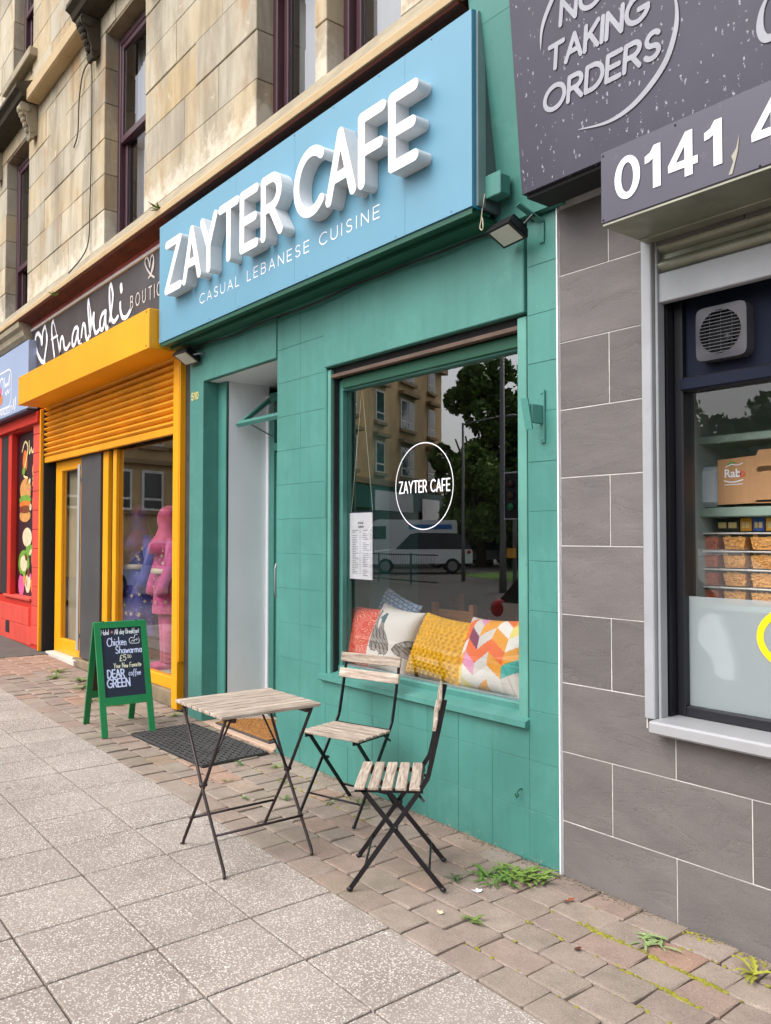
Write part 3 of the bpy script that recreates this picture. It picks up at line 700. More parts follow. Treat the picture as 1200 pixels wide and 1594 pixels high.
# lintel soffit boards, stone mullion between the paired lights
# ledge / cornice over the shopfronts, with a painted edge and a rusty cove below
m = MB(); m.px([(0.02, 4.338), (-.004, 4.338), (-.05, 4.26), (-.19, 4.085), (-.19, 4.05), (.02, 4.05)], -14.2, -2.76); m.build('ledge', LEDGE, ten)
m = MB(); m.px([(-.192, 4.09), (-.205, 4.082), (-.232, 4.05), (-.232, 4.005), (-.19, 4.003)], -14.2, -2.74); m.build('ledge_edge', CREAM, ten)
m = MB(); m.px([(-.19, 4.003), (-.222, 3.998), (-.212, 3.985), (-.17, 3.985), (-.14, 3.972), (-.10, 3.972), (-.08, 3.958), (.02, 3.958), (.02, 4.003)], -10.2, -2.78); m.build('cove', RUST, ten)
m = MB(); m.px([(-.19, 4.003), (-.215, 3.985), (-.205, 3.93), (-.165, 3.9), (-.15, 3.84), (-.11, 3.80), (.02, 3.80), (.02, 4.003)], -14.2, -10.21); m.build('cove', LEDGE, ten)
# string course and the bracketed window hoods
def string(x0, x1):
    x = x0; q = random.Random(5)
    while x < x1 - .05:
        w = min(q.uniform(1.0, 1.4), x1 - x)
        m = MB(); m.px([(-.003, 6.87), (-.05, 6.86), (-.15, 6.78), (-.15, 6.655), (-.13, 6.64), (-.003, 6.64)], x + .003, x + w - .003); m.build('string_course', CREAM, ten); x += w
string(-10.24, -8.44); string(-6.6, -2.4)
def hood(x0, x1):
    m = MB(); m.px([(-.003, 6.95), (-.06, 6.93), (-.26, 6.84), (-.27, 6.78), (-.22, 6.75), (-.20, 6.70), (-.13, 6.67), (-.003, 6.66)], x0, x1); h = m.build('window_hood', MOSSY, ten)
    return h
def bracket(xc, h, mat):
    m = MB()
    pr = [(-.003, 6.655), (-.19, 6.655), (-.205, 6.61), (-.195, 6.56), (-.16, 6.53), (-.13, 6.49), (-.125, 6.44), (-.10, 6.39), (-.085, 6.33), (-.095, 6.29), (-.08, 6.25), (-.05, 6.245), (-.035, 6.28), (-.003, 6.30)]
    m.px(pr, xc - .07, xc + .07)
    # scroll eyes and acanthus leaf on the face
    m.tube([(xc - .085, -.135, 6.59), (xc + .085, -.135, 6.59)], .045, 10); m.tube([(xc - .08, -.07, 6.34), (xc + .08, -.07, 6.34)], .028, 10)
    for t in range(5): m.ell((xc, -.19 + .022 * t, 6.58 - .055 * t), (.06 - .006 * t, .035, .045), 8, 5)
    m.build('bracket', mat, h)
h1 = hood(-12.1, -10.24); bracket(-10.37, h1, LEDGE); bracket(-11.95, h1, LEDGE)
h2 = hood(-8.44, -6.62); bracket(-8.24, h2, MOSSY); bracket(-6.82, h2, MOSSY)
B('window_sill', LEDGE, -11.62, -10.36, -.09, .13, 7.29, 7.40, ten, .01)
# loose black cable looped down the wall
m = MB(); m.tube(smooth_line([(-8.9, -.02, 5.62), (-8.75, -.03, 5.72), (-8.72, -.03, 6.05), (-8.62, -.03, 6.28), (-8.45, -.03, 6.33), (-8.36, -.025, 6.25), (-8.36, -.02, 5.6), (-8.38, -.02, 4.9), (-8.42, -.03, 4.42), (-8.46, -.2, 4.12)], 6), .007, 6)
m.build('cable', M('black_cable', hx(70, 64, 58), 0.7), label='thin black cable looping down the sandstone wall beside the tall window', cat='cable')

# ================================================================ CAFE SHOPFRONT
cafe = thing('cafe_shopfront', 'teal painted cafe shopfront with tiled piers, recessed door and big window', 'shopfront', (-4.2, 0.2, 0.03))
TH = 0.2253
def tiles(x0, x1, z0, z1, n, y=0.0, rows=None, off=0):
    """painted wall tiles in stacked courses with sunk joints"""
    zr = [.006 + TH * k for k in range(14)]
    w = (x1 - x0) / n
    for k in range(13):
        a, b = max(zr[k], z0), min(zr[k + 1], z1)
        if b - a < .03: continue
        for i in range(n):
            m = MB(); m.cbox(x0 + i * w + .0006, x0 + (i + 1) * w - .0006, y + rs.uniform(-.0008, .0008), y + .03, a + .0006, b - .0006, .0014)
            m.build('tile', TEALT, cafe)
m = MB()
# masonry behind the tiles: pier, right pier, base under the window, left pilaster, lintels
m.box(-4.755, -4.185, .003, .5, -.1, 2.93); m.box(-2.555, -2.372, .003, .3, -.1, 2.93); m.box(-4.185, -2.555, .003, .12, -.1, .60)
m.box(-6.055, -5.825, .0, .13, 0, 2.93); m.box(-5.825, -4.755, .004, .3, 2.665, 2.93)
m.build('wall', TEAL, cafe)
tiles(-4.757, -4.187, 0.0, 2.93, 2, 0.0)
tiles(-4.187, -2.553, -.02, .595, 7, 0.0)
tiles(-2.553, -2.374, -.03, 2.93, 1, 0.0)
m = MB(); m.cbox(-5.827, -4.759, -.012, .03, 2.662, 2.935, .004); m.build('door_lintel', TEAL, cafe)
m = MB(); m.cbox(-4.185, -2.562, -.016, .03, 2.503, 2.935, .004); m.build('window_lintel', TEAL, cafe)
B('pilaster', TEAL, -6.056, -5.826, -.012, .004, .06, 2.93, cafe, .003)
m = MB(); m.hexa([(-6.05, -.02, 0.0), (-2.37, -.02, -.06), (-2.37, .01, -.06), (-6.05, .01, 0), (-6.05, -.012, .10), (-2.37, -.008, .02), (-2.37, .01, .02), (-6.05, .01, .1)])
# door reveal
B('door_post', TEAL, -5.824, -5.70, .115, .134, .05, 2.66, cafe, .004)
B('reveal_panel', WHITE, -5.74, -5.70, .139, .50, .05, 2.66, cafe, .002)
B('black_seal', BLACK, -5.708, -5.698, .1345, .1388, .05, 2.66, cafe)
B('panel_trim', WHITE, -5.70, -5.67, .47, .50, .05, 2.58, cafe, .004)
B('porch_ceiling', WHITE, -5.80, -4.76, .03, .9, 2.66, 2.67, cafe)
m = MB(); m.lathe((-5.06, .30, 2.58), [(.03, 0), (.07, .012), (.085, .04), (.08, .075)], 18); m.build('ceiling_lamp', M('opal_lamp', hx(225, 225, 220), 0.3, 0.02), cafe, True)
# door set at the back of the porch
dr = MB(); dr.cbox(-5.67, -5.60, .48, .55, .06, 2.60, .005); dr.cbox(-4.80, -4.73, .48, .55, .06, 2.60, .005); dr.cbox(-5.60, -4.80, .48, .55, 2.14, 2.20, .005); dr.cbox(-5.60, -4.80, .48, .55, 2.55, 2.60, .005)
dfr = dr.build('door_frame', TEAL, cafe)
d = MB(); d.cbox(-5.598, -5.49, .50, .545, .08, 2.135, .004); d.cbox(-4.92, -4.802, .50, .545, .08, 2.135, .004); d.cbox(-5.49, -4.92, .50, .545, .08, .30, .004); d.cbox(-5.49, -4.92, .50, .545, .98, 1.12, .004); d.cbox(-5.49, -4.92, .50, .545, 2.02, 2.135, .004)
door = d.build('door', TEAL, cafe)
B('pane', GLASSD, -5.49, -4.92, .52, .526, .30, .98, door); B('pane', GLASSD, -5.49, -4.92, .52, .526, 1.12, 2.02, door)
m = MB(); m.tube([(-5.52, .5, 1.0), (-5.52, .46, 1.0), (-5.52, .45, 1.06), (-5.52, .45, 1.22), (-5.52, .46, 1.26), (-5.52, .5, 1.26)], .009, 8); m.build('handle', ALU, door, True)
B('sticker', M('blue_sticker', hx(60, 150, 200), 0.4), -5.47, -5.40, .515, .519, 1.30, 1.36, door); B('sticker', WHITE, -5.47, -5.40, .515, .519, 1.12, 1.28, door)
# open top-hung fanlight
fl = MB()
def tilt(u, t):  # u along x, t 0 at the hinge .. 1 at the open edge
    return (u, .475 - .30 * t, 2.545 - .245 * t)
def tbar(u0, u1, t0, t1, th=.03):
    a, b, c, d_ = tilt(u0, t0), tilt(u1, t0), tilt(u1, t1), tilt(u0, t1); n = Vector((0, .245, -.30)).normalized() * th
    fl.hexa([tuple(Vector(p)) for p in (a, b, c, d_)] + [tuple(Vector(p) - n) for p in (a, b, c, d_)])
tbar(-5.62, -5.575, 0, 1); tbar(-4.85, -4.805, 0, 1); tbar(-5.575, -4.85, 0, .12); tbar(-5.575, -4.85, .88, 1)
flo = fl.build('fanlight', TEAL, cafe)
a, b, c, d_ = tilt(-5.575, .12), tilt(-4.85, .12), tilt(-4.85, .88), tilt(-5.575, .88)
m = MB(); n = Vector((0, .245, -.30)).normalized() * .012; m.hexa([tuple(Vector(p) - n) for p in (a, b, c, d_)] + [tuple(Vector(p) - n * 1.5) for p in (a, b, c, d_)]); m.build('pane', GLASS, flo)
m = MB(); m.tube([(-5.60, .47, 2.25), tilt(-5.60, .8)], .006, 6); m.build('stay', ALU, flo)
# shop window: shutter guide rails, head box, timber frame, sill
TRL = M('teal_metal_rail', hx(92, 150, 138), 0.45, 0.15, 4, dirt=0.25, dirtc=hx(60, 84, 78))
rail_o = B('shutter_guide', TRL, -4.180, -4.146, .008, .05, .625, 2.49, cafe, .003)
B('shutter_guide', TRL, -2.622, -2.566, .006, .05, .58, 2.49, cafe, .003)
B('guide_slot', DARK, -4.146, -4.136, .03, .06, .625, 2.49, rail_o)
B('reveal', TEAL, -4.187, -4.179, 0.002, .14, .60, 2.50, cafe)
hb = MB(); hb.box(-4.18, -2.566, .035, .12, 2.44, 2.50); hbo = hb.build('shutter_slot', DARK, cafe)
m = MB(); m.cbox(-4.15, -2.60, .01, .05, 2.435, 2.458, .003); m.build('shutter_bottom_bar', M('rusty_bar', hx(96, 76, 64), 0.6, 0.3, 8, dirt=0.5, dirtc=hx(70, 50, 40)), hbo)
wf = MB()
wf.cbox(-4.21, -4.11, .07, .15, .665, 2.43, .005); wf.cbox(-2.66, -2.60, .05, .15, .665, 2.43, .005); wf.cbox(-4.11, -2.66, .07, .15, 2.36, 2.43, .005); wf.cbox(-4.178, -2.60, .06, .15, .63, .69, .008)
wfo = wf.build('window_frame', TEAL, cafe)
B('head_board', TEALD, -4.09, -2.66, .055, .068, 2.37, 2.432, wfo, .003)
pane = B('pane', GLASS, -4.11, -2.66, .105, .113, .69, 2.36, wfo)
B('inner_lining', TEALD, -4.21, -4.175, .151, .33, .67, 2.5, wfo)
m = MB(); m.px([(.06, .655), (-.028, .630), (-.032, .604), (-.02, .597), (.06, .596)], -4.225, -2.552); m.build('window_sill', TEAL, cafe)
B('sill_rail', ALU, -4.10, -2.67, .085, .104, .689, .697, wfo)
# round vinyl roundel on the glass
ring = MB(); RC = (-3.398, 1.745)
n = 72; ring.add([(RC[0] + r_ * math.cos(2 * math.pi * k / n), .1035, RC[1] + r_ * math.sin(2 * math.pi * k / n)) for r_ in (.2395, .234) for k in range(n)], [(k, (k + 1) % n, n + (k + 1) % n, n + k) for k in range(n)])
for gph in layout('ZAYTER CAFE', -3.602, 1.713, .062, .26, width=.415): stroke_mb(gph, .0088, .001, wall_place(.1035), None, ring, False)
ring.build('window_lettering', VINYL, wfo)
# flat stone step in the porch
m = MB(); m.cbox(-5.82, -4.76, -.02, .5, gz(-5.3) - .05, gz(-5.3) + .012, .006); m.build('doorstep', M('pinkish_stone', hx(190, 160, 138), 0.9, 0.15, 5, 0.3, 60), cafe)
# canted fascia behind the sign, soffit, white edge strip
m = MB(); m.px([(-.04, 2.936), (-.175, 3.84), (.1, 3.84), (.1, 2.936)], -6.05, -2.33); m.build('fascia', TEAL, cafe)
m = MB(); m.px([(-.176, 3.84), (-.26, 4.5), (.1, 4.5), (.1, 3.84)], -2.735, -2.33); m.build('fascia_top', TEAL, cafe)
B('edge_strip', WHITE, -2.373, -2.366, -.012, .02, -.02, 2.93, cafe)
# interior
INT = M('interior_wall_teal', hx(60, 110, 104), 0.8, 0.1); INTF = M('interior_floor', hx(92, 76, 62), 0.6, 0.15)
m = MB(); m.box(-4.80, -4.75, .56, 5.5, 0, 2.95); m.box(-2.37, -2.32, .15, 5.5, 0, 2.95); m.box(-6.1, -2.32, 5.5, 5.55, 0, 2.95); m.box(-6.1, -6.05, .5, 5.5, 0, 2.95)
m.build('interior_wall', M('interior_dark_wall', hx(78, 80, 78), 0.8, 0.1), cafe)
B('interior_floor', INTF, -6.05, -2.37, .50, 5.5, .0, .06, cafe); B('interior_ceiling', M('interior_ceiling_grey', hx(120, 120, 118), 0.9), -6.05, -2.37, .3, 5.5, 2.94, 2.99, cafe)
B('partition', INT, -4.42, -4.36, .16, .9, .06, 2.9, cafe)
# bench in the window
B('window_bench', TEALD, -4.35, -2.40, .16, .62, .06, .60, cafe)
BENCH = M('charcoal_bench_fabric', hx(70, 78, 74), 0.95, 0.3, 20, 0.5, 150, fine=0.3)
for i in range(5): B('bench_cushion', BENCH, -4.34 + i * .386, -4.34 + (i + 1) * .386 - .006, .165, .63, .602, .672, cafe, .018)

# ================================================================ CAFE SIGN
sg = thing('cafe_sign', 'sky blue cafe fascia sign with raised white letters reading ZAYTER CAFE', 'sign', (-4.42, -.1, 2.97))
xsn = [-6.165, -4.92, -4.19, -3.16, -2.682]
for i in range(4):
    B('sign_panel', SIGNB, xsn[i] + (.0008 if i else 0), xsn[i + 1] - .0008, -.226, -.215, 2.985, 3.905, sg)
B('sign_edge', SIGNE, -6.167, -2.6815, -.2145, -.16, 2.98, 3.907, sg)
B('sign_trim', ALU, -2.6812, -2.668, -.20, -.15, 2.99, 3.90, sg)
m = MB(); m.hexa([(-2.70, -.159, 2.985), (-2.672, -.159, 2.985), (-2.672, -.046, 2.985), (-2.70, -.046, 2.985), (-2.70, -.159, 3.89), (-2.672, -.159, 3.89), (-2.672, -.157, 3.89), (-2.70, -.157, 3.89)])
m.build('sign_cheek', M('slate_grey_cheek', hx(84, 98, 100), 0.6, 0.15), sg)
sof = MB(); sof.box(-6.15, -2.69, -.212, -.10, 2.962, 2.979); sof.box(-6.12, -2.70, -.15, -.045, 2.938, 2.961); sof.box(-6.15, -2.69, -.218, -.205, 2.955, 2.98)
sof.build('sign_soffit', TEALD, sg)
ZB, ZT = 3.305, 3.650; SW = .058
spec = [('Z', -5.863, -5.57), ('A', -5.555, -5.262), ('Y', -5.274, -5.02), ('T', -5.001, -4.72), ('E', -4.709, -4.472), ('R', -4.44, -4.185), ('C', -4.063, -3.745), ('A', -3.735, -3.455), ('F', -3.437, -3.205), ('E', -3.185, -2.955)]
hl = ZT - ZB
for ch, x0, x1 in spec:
    w, ps = FONT[ch]; k = (x1 - x0 - SW) / w
    if ch == 'C': k = (x1 - x0 - SW) / .82
    pl = [[(x0 + SW / 2 + p[0] * k, ZB + p[1] * hl) for p in q] for q in ps]
    stroke_mb(pl, SW, .088, wall_place(-.315), .006).build('letter', [LETW, LETS], sg)
for gph in layout('CASUAL LEBANESE CUISINE', -5.452, 3.140, .066, .42, wscale=.92, width=2.085):
    stroke_mb(gph, .0072, .001, wall_place(-.2275), None, sides=False).build('small_letter', VINYL, sg)
sc = MB()
for i in range(26):
    x = -6.12 + i * .1375
    for z in (3.0, 3.89):
        if (i + (z > 3.5)) % 3 == 0: sc.ell((x, -.227, z), (.004, .003, .004), 6, 4)
sc.build('screw', M('dull_screw', hx(90, 110, 120), 0.5), sg, kind='stuff')

# ================================================================ GREY TILED TAKEAWAY
tk = thing('takeaway_shopfront', 'grey riven tile shopfront with steel shutter and serving window', 'shopfront', (-1.2, 0.2, -.03))
m = MB(); m.box(-2.365, -1.935, .002, .3, -.1, 3.1); m.box(-1.935, .6, .002, .3, -.1, .71); m.box(-1.935, .6, .002, .3, 2.68, 3.2); m.build('wall', GROUT, tk)
zr = [-.065] + [.235 + .2985 * k for k in range(10)]
for k in range(10):
    A = k % 2 == 1
    js = [-2.3645] + [(-2.105 if A else -1.812) + .594 * i for i in range(6)]
    for a, b in zip(js[:-1], js[1:]):
        if a > .2: continue
        parts = [(a, min(b, .4))]
        if zr[k] > .6 and zr[k + 1] < 2.75 and b > -1.94: parts = [(a, -1.94)] if a < -1.95 else []
        zt = zr[k + 1]
        if b > -1.94 and .5 < zr[k] < .75: zt = min(zt, .712)
        for p, q in parts:
            if q - p < .03: continue
            if .5 < zr[k] < .75 and p < -1.94 < q:      # tile notched round the end of the sill
                m = MB(); m.py([(p + .0023, zr[k] + .0023), (q - .0023, zr[k] + .0023), (q - .0023, .7097), (-1.9423, .7097), (-1.9423, zr[k + 1] - .0023), (p + .0023, zr[k + 1] - .0023)], 0, .02); m.build('tile', SLATE, tk); continue
            m = MB(); m.cbox(p + .0023, q - .0023, rs.uniform(-.001, .0005), .02, zr[k] + .0023, min(zt, 3.05) - .0023, .0012)
            m.build('tile', SLATE, tk)
    # the course that passes the sill keeps its full height left of it
    if False:
        m = MB(); m.cbox(-2.3625, -1.942, 0, .02, .714, zr[k + 1] - .002, .0025); m.build('tile', SLATE, tk)
gr = MB(); gr.cbox(-1.935, -1.888, -.022, .05, .752, 2.66, .004); rl = gr.build('shutter_rail', RAIL, tk)
gr = MB(); gr.cbox(-1.886, -1.874, .0, .05, .752, 2.66, .003); gr.build('rail_lip', RAIL, rl)
for i in range(4):
    m = MB(); zc_ = 2.545 + i * .0745; pr = [(.03 - .028 * math.sin(math.pi * t / 8), zc_ - .026 + .054 * t / 8) for t in range(9)] + [(.045, zc_ + .028), (.045, zc_ - .026)]
    m.px(pr, -1.872, .5)
    m.box(-1.872, .5, .032, .045, zc_ + .029, zc_ + .0475)
    m.build('shutter_slat', GALVD, tk)
m = MB(); m.cbox(-1.884, .5, .012, .05, 2.398, 2.515, .004); m.build('shutter_bottom_bar', RAIL, tk)
m = MB(); m.cbox(-1.885, .5, -.075, .12, .708, .758, .008); m.build('window_sill', M('grey_metal_sill', hx(158, 158, 161), 0.4, 0.08, 5, dirt=0.15, dirtc=hx(120, 118, 116)), tk)
fb = MB(); fb.box(-1.935, -1.868, .06, .25, .758, 2.66); fb.cbox(-1.868, -1.832, .105, .18, .758, 2.60, .004); fb.cbox(-1.832, .5, .105, .18, 2.045, 2.105, .006); fb.cbox(-1.832, .5, .105, .18, .758, .80, .005); fb.cbox(-1.832, .5, .118, .18, 2.56, 2.60, .004)
tfr = fb.build('window_frame', M('near_black_frame', hx(26, 26, 32), 0.4, 0.1), tk)
B('transom', NAVY, -1.84, .5, .098, .112, 2.052, 2.098, tfr, .004)
B('panel', NAVY, -1.832, .5, .135, .15, 2.105, 2.56, tfr)
B('pane', glass('takeaway_glass', (1, 1, 1), 1.8), -1.832, .5, .14, .148, .80, 2.045, tfr)
B('frosted_film', None or M('frosted_film', hx(196, 204, 204), 0.5, 0.06, 1.5), -1.832, .5, .1365, .1385, .80, 1.232, tfr)
yr = MB(); stroke_mb([arc(-1.375, 1.098, .168, .115, 0, 360, 48)], .026, .001, wall_place(.1355), .004, yr, False); yr.build('yellow_lettering', M('yellow_vinyl', hx(246, 208, 20), 0.4, 0.03), tfr)
yr = MB()
for gph in layout('O', -1.497, .895, .05): stroke_mb(gph, .009, .001, wall_place(.1355), None, yr, False)
yr.build('white_lettering', VINYL, tfr)
m = MB(); m.box(-2.3, .6, 1.9, 1.95, 0, 3.0); m.box(-1.96, -1.935, .25, 1.9, 0, 3); m.box(.55, .6, .25, 1.9, 0, 3); m.box(-2.3, .6, .2, 1.95, 2.75, 2.8); m.box(-2.3, .6, .2, 1.95, -.1, -.05)
m.build('interior_wall', M('takeaway_interior', hx(150, 160, 154), 0.8, 0.1), tk)
# ---------------------------------------------------------------- extractor fan in the takeaway window
fan = thing('extractor_fan', 'square grey extractor fan with round grille in dark panel of takeaway window', 'fan', (-1.65, .13, 2.15))
FANM = M('grey_plastic', hx(74, 73, 79), 0.5, 0.15, 8, dirt=0.2, dirtc=hx(80, 76, 74))
cx, cz, hw = -1.652, 2.252, .103
outer = []
for k in range(64):
    a = 2 * math.pi * k / 64; ca, sa = math.cos(a), math.sin(a); rr = hw * (abs(ca) ** 9 + abs(sa) ** 9) ** (-1 / 9); outer.append((cx + rr * ca, cz + rr * sa))
n = len(outer)
inner = [(cx + .084 * math.cos(math.atan2(p[1] - cz, p[0] - cx)), cz + .084 * math.sin(math.atan2(p[1] - cz, p[0] - cx))) for p in outer]
m = MB(); v = [(x, .078, z) for x, z in outer] + [(x, .072, z) for x, z in inner] + [(x, .134, z) for x, z in outer] + [(x, .12, z) for x, z in inner]
m.add(v, [(i, n + i, n + (i + 1) % n, (i + 1) % n) for i in range(n)] + [(i, (i + 1) % n, 2 * n + (i + 1) % n, 2 * n + i) for i in range(n)] + [(n + i, 3 * n + i, 3 * n + (i + 1) % n, n + (i + 1) % n) for i in range(n)])
m.build('housing', FANM, fan)
m = MB(); m.py([(cx + .084 * math.cos(2 * math.pi * i / 24), cz + .084 * math.sin(2 * math.pi * i / 24)) for i in range(24)], .1185, .1195); m.build('backing', DARK, fan)
for i in range(-6, 7):
    z = cz + i * .0132; h_ = math.sqrt(max(0, .086 ** 2 - (z - cz) ** 2))
    if h_ > .02: B('grille_bar', FANM, cx - h_, cx + h_, .071, .079, z - .0014, z + .0014, fan)
for dx in (-.045, 0, .045):
    h_ = math.sqrt(.086 ** 2 - dx ** 2); B('grille_rib', FANM, cx + dx - .0014, cx + dx + .0014, .0795, .083, cz - h_, cz + h_, fan)
m = MB(); m.lathe((0, 0, 0), [(.016, 0), (.016, .02), (.008, .024)], 12); o = m.build('hub', FANM, fan, True); o.rotation_euler = (R(90), 0, 0); o.location = (cx + .02, .112, cz - .02)
# ---------------------------------------------------------------- takeaway boards
tb = thing('takeaway_sign', 'dark plum speckled fascia board reading NOW TAKING ORDERS above takeaway', 'sign', (-1.2, -.15, 2.93))
cy = lambda z: -.234 - .0915 * (z - 2.93)
m = MB(); m.hexa([(-2.372, cy(2.932), 2.932), (.6, cy(2.932), 2.932), (.6, -.06, 2.932), (-2.372, -.06, 2.932), (-2.372, cy(4.1), 4.1), (.6, cy(4.1), 4.1), (.6, -.2, 4.1), (-2.372, -.2, 4.1)]); m.build('board', SPECK, tb)
B('board_frame', DARK, -2.36, .6, -.215, -.07, 2.915, 2.93, tb)
cpl = lambda u, v, d: (u, cy(v) - .004 + d, v)
EMB = M('worn_white_lettering', hx(164, 164, 172), 0.5, 0.12, 8); EMS = M('lettering_return', hx(60, 56, 70), 0.6)
def board_text(t, x, z, h, w, sw):
    for gph in layout(t, x, z, h, .2, slant=.14, width=w): stroke_mb(gph, sw, .004, cpl, None).build('letter', [EMB, EMS], tb)
board_text('NOW', -2.112, 3.522, .088, .33, .019); board_text('TAKING', -2.186, 3.370, .088, .455, .019); board_text('ORDERS', -2.222, 3.214, .088, .535, .019)
def crescent(pts, wmax):
    L_ = smooth_line(pts, 8); n = len(L_); v = []; f = []
    for i, (x, z) in enumerate(L_):
        a, b = L_[max(i - 1, 0)], L_[min(i + 1, n - 1)]; d = np.array([b[0] - a[0], b[1] - a[1]]); d = d / np.hypot(*d); w = wmax * math.sin(math.pi * (i + .3) / (n - .4)) + .001
        for s in (-.5, .5): p = (x - d[1] * w * s, z + d[0] * w * s); v.append((p[0], cy(p[1]) - .004, p[1]))
    for i in range(n - 1): f.append((2 * i, 2 * i + 2, 2 * i + 3, 2 * i + 1))
    m = MB(); m.add(v, f); m.build('swoosh', EMB, tb)
crescent([(-2.058, 3.087), (-1.916, 3.064), (-1.793, 3.087), (-1.674, 3.165), (-1.618, 3.26), (-1.605, 3.345), (-1.62, 3.43)], .022)
crescent([(-2.219, 3.47), (-2.205, 3.55), (-2.16, 3.62), (-2.08, 3.69), (-1.95, 3.73)], .02)
crescent([(-1.27, 3.24), (-1.305, 3.19), (-1.315, 3.13), (-1.295, 3.092), (-1.24, 3.10), (-1.19, 3.14)], .026)
nb = thing('phone_number_box', 'grey plum shutter box with white phone number 0141 over takeaway window', 'sign', (-1.1, -.15, 2.66))
m = MB(); m.cbox(-1.918, .6, -.30, .0, 2.652, 2.926, .004); m.build('box', M('grey_plum_panel', hx(74, 71, 86), 0.45, 0.1, 2, dirt=0.2, dirtc=hx(140, 136, 140)), nb)
m = MB(); m.box(-1.912, .6, -.295, -.07, 2.644, 2.6515); m.cbox(-1.91, .6, -.07, -.005, 2.638, 2.6515, .003); m.build('underside', GALVD, nb)
NUMS = {'0': [[(.055 + .055 * math.cos(a), .077 + .080 * math.sin(a)) for a in np.linspace(0, 2 * math.pi, 36, endpoint=False)], [(.055 + .026 * math.cos(a), .077 + .055 * math.sin(a)) for a in np.linspace(0, 2 * math.pi, 30, endpoint=False)]],
 '1': [[(0, .098), (0, .124), (.022, .133), (.037, .155), (.064, .155), (.064, 0), (.033, 0), (.033, .108), (.018, .100)]],
 '4': [[(.064, 0), (.094, 0), (.094, .033), (.113, .033), (.113, .060), (.094, .060), (.094, .157), (.067, .157), (0, .058), (0, .033), (.064, .033)], [(.030, .060), (.064, .060), (.064, .110)]]}
def num(t, x, z):
    vs_ = []; fl = []
    for l in NUMS[t]: fl.append(list(range(len(vs_), len(vs_) + len(l)))); vs_ += [Vector((float(p[0]), float(p[1]))) for p in l]
    V, E_, F, *_ = delaunay_2d_cdt(vs_, [], fl, 5, 1e-7)
    m = MB(); m.add([(x + p.x, -.303, z + p.y) for p in V], [tuple(f) for f in F]); m.build('numeral', VINYL, nb)
for ch, x, z in (('0', -1.852, 2.716), ('1', -1.722, 2.716), ('4', -1.628, 2.714), ('1', -1.490, 2.713), ('4', -1.325, 2.712)): num(ch, x, z)
for x, z in ((-1.905, 2.665), (-1.905, 2.91), (-1.60, 2.91), (-1.3, 2.66)):
    m = MB(); m.ell((x, -.301, z), (.004, .003, .004), 6, 4); m.build('screw', BLACK, nb)
m = MB(); m.add([(-1.405, -.3025, 2.665), (-1.392, -.3025, 2.665), (-1.372, -.3025, 2.735), (-1.366, -.3025, 2.79), (-1.378, -.3025, 2.745), (-1.395, -.3025, 2.725), (-1.388, -.3025, 2.705)], [(0, 1, 2, 3, 4, 5, 6)]); m.build('scratch', M('pale_scratch', hx(170, 164, 150), 0.8), nb)

# ---------------------------------------------------------------- goods behind the takeaway glass
PLC = M('clear_white_lid', hx(226, 222, 216), 0.35, 0.05)
def tubmat(name, c1, c2):
    m, N, L, b = node_mat(name); v = pos_node(N, L, (1, 1, 1))
    n = noise(N, L, v, 45, 3, 0.5, 1.5); L.new(ramp(N, L, n, [(0.38, c1), (0.5, c2), (0.62, c1)]), b.inputs['Base Color']); b.inputs['Roughness'].default_value = 0.35
    return m
PASTA = tubmat('pasta_tint', hx(206, 140, 80), hx(236, 186, 116)); PASTR = tubmat('red_pasta_tint', hx(168, 84, 56), hx(212, 128, 90))
PAS = [M('pasta_gold', hx(236, 184, 112), 0.6, 0.1), M('pasta_red', hx(206, 116, 82), 0.6, 0.1)]
TUB = glass('clear_tub', (0.97, 0.95, 0.92), 1.5)
words = ['topmost', 'second', 'third', 'lowest visible']; colw = ['orange red', 'golden', 'pale golden']
pq = random.Random(21)
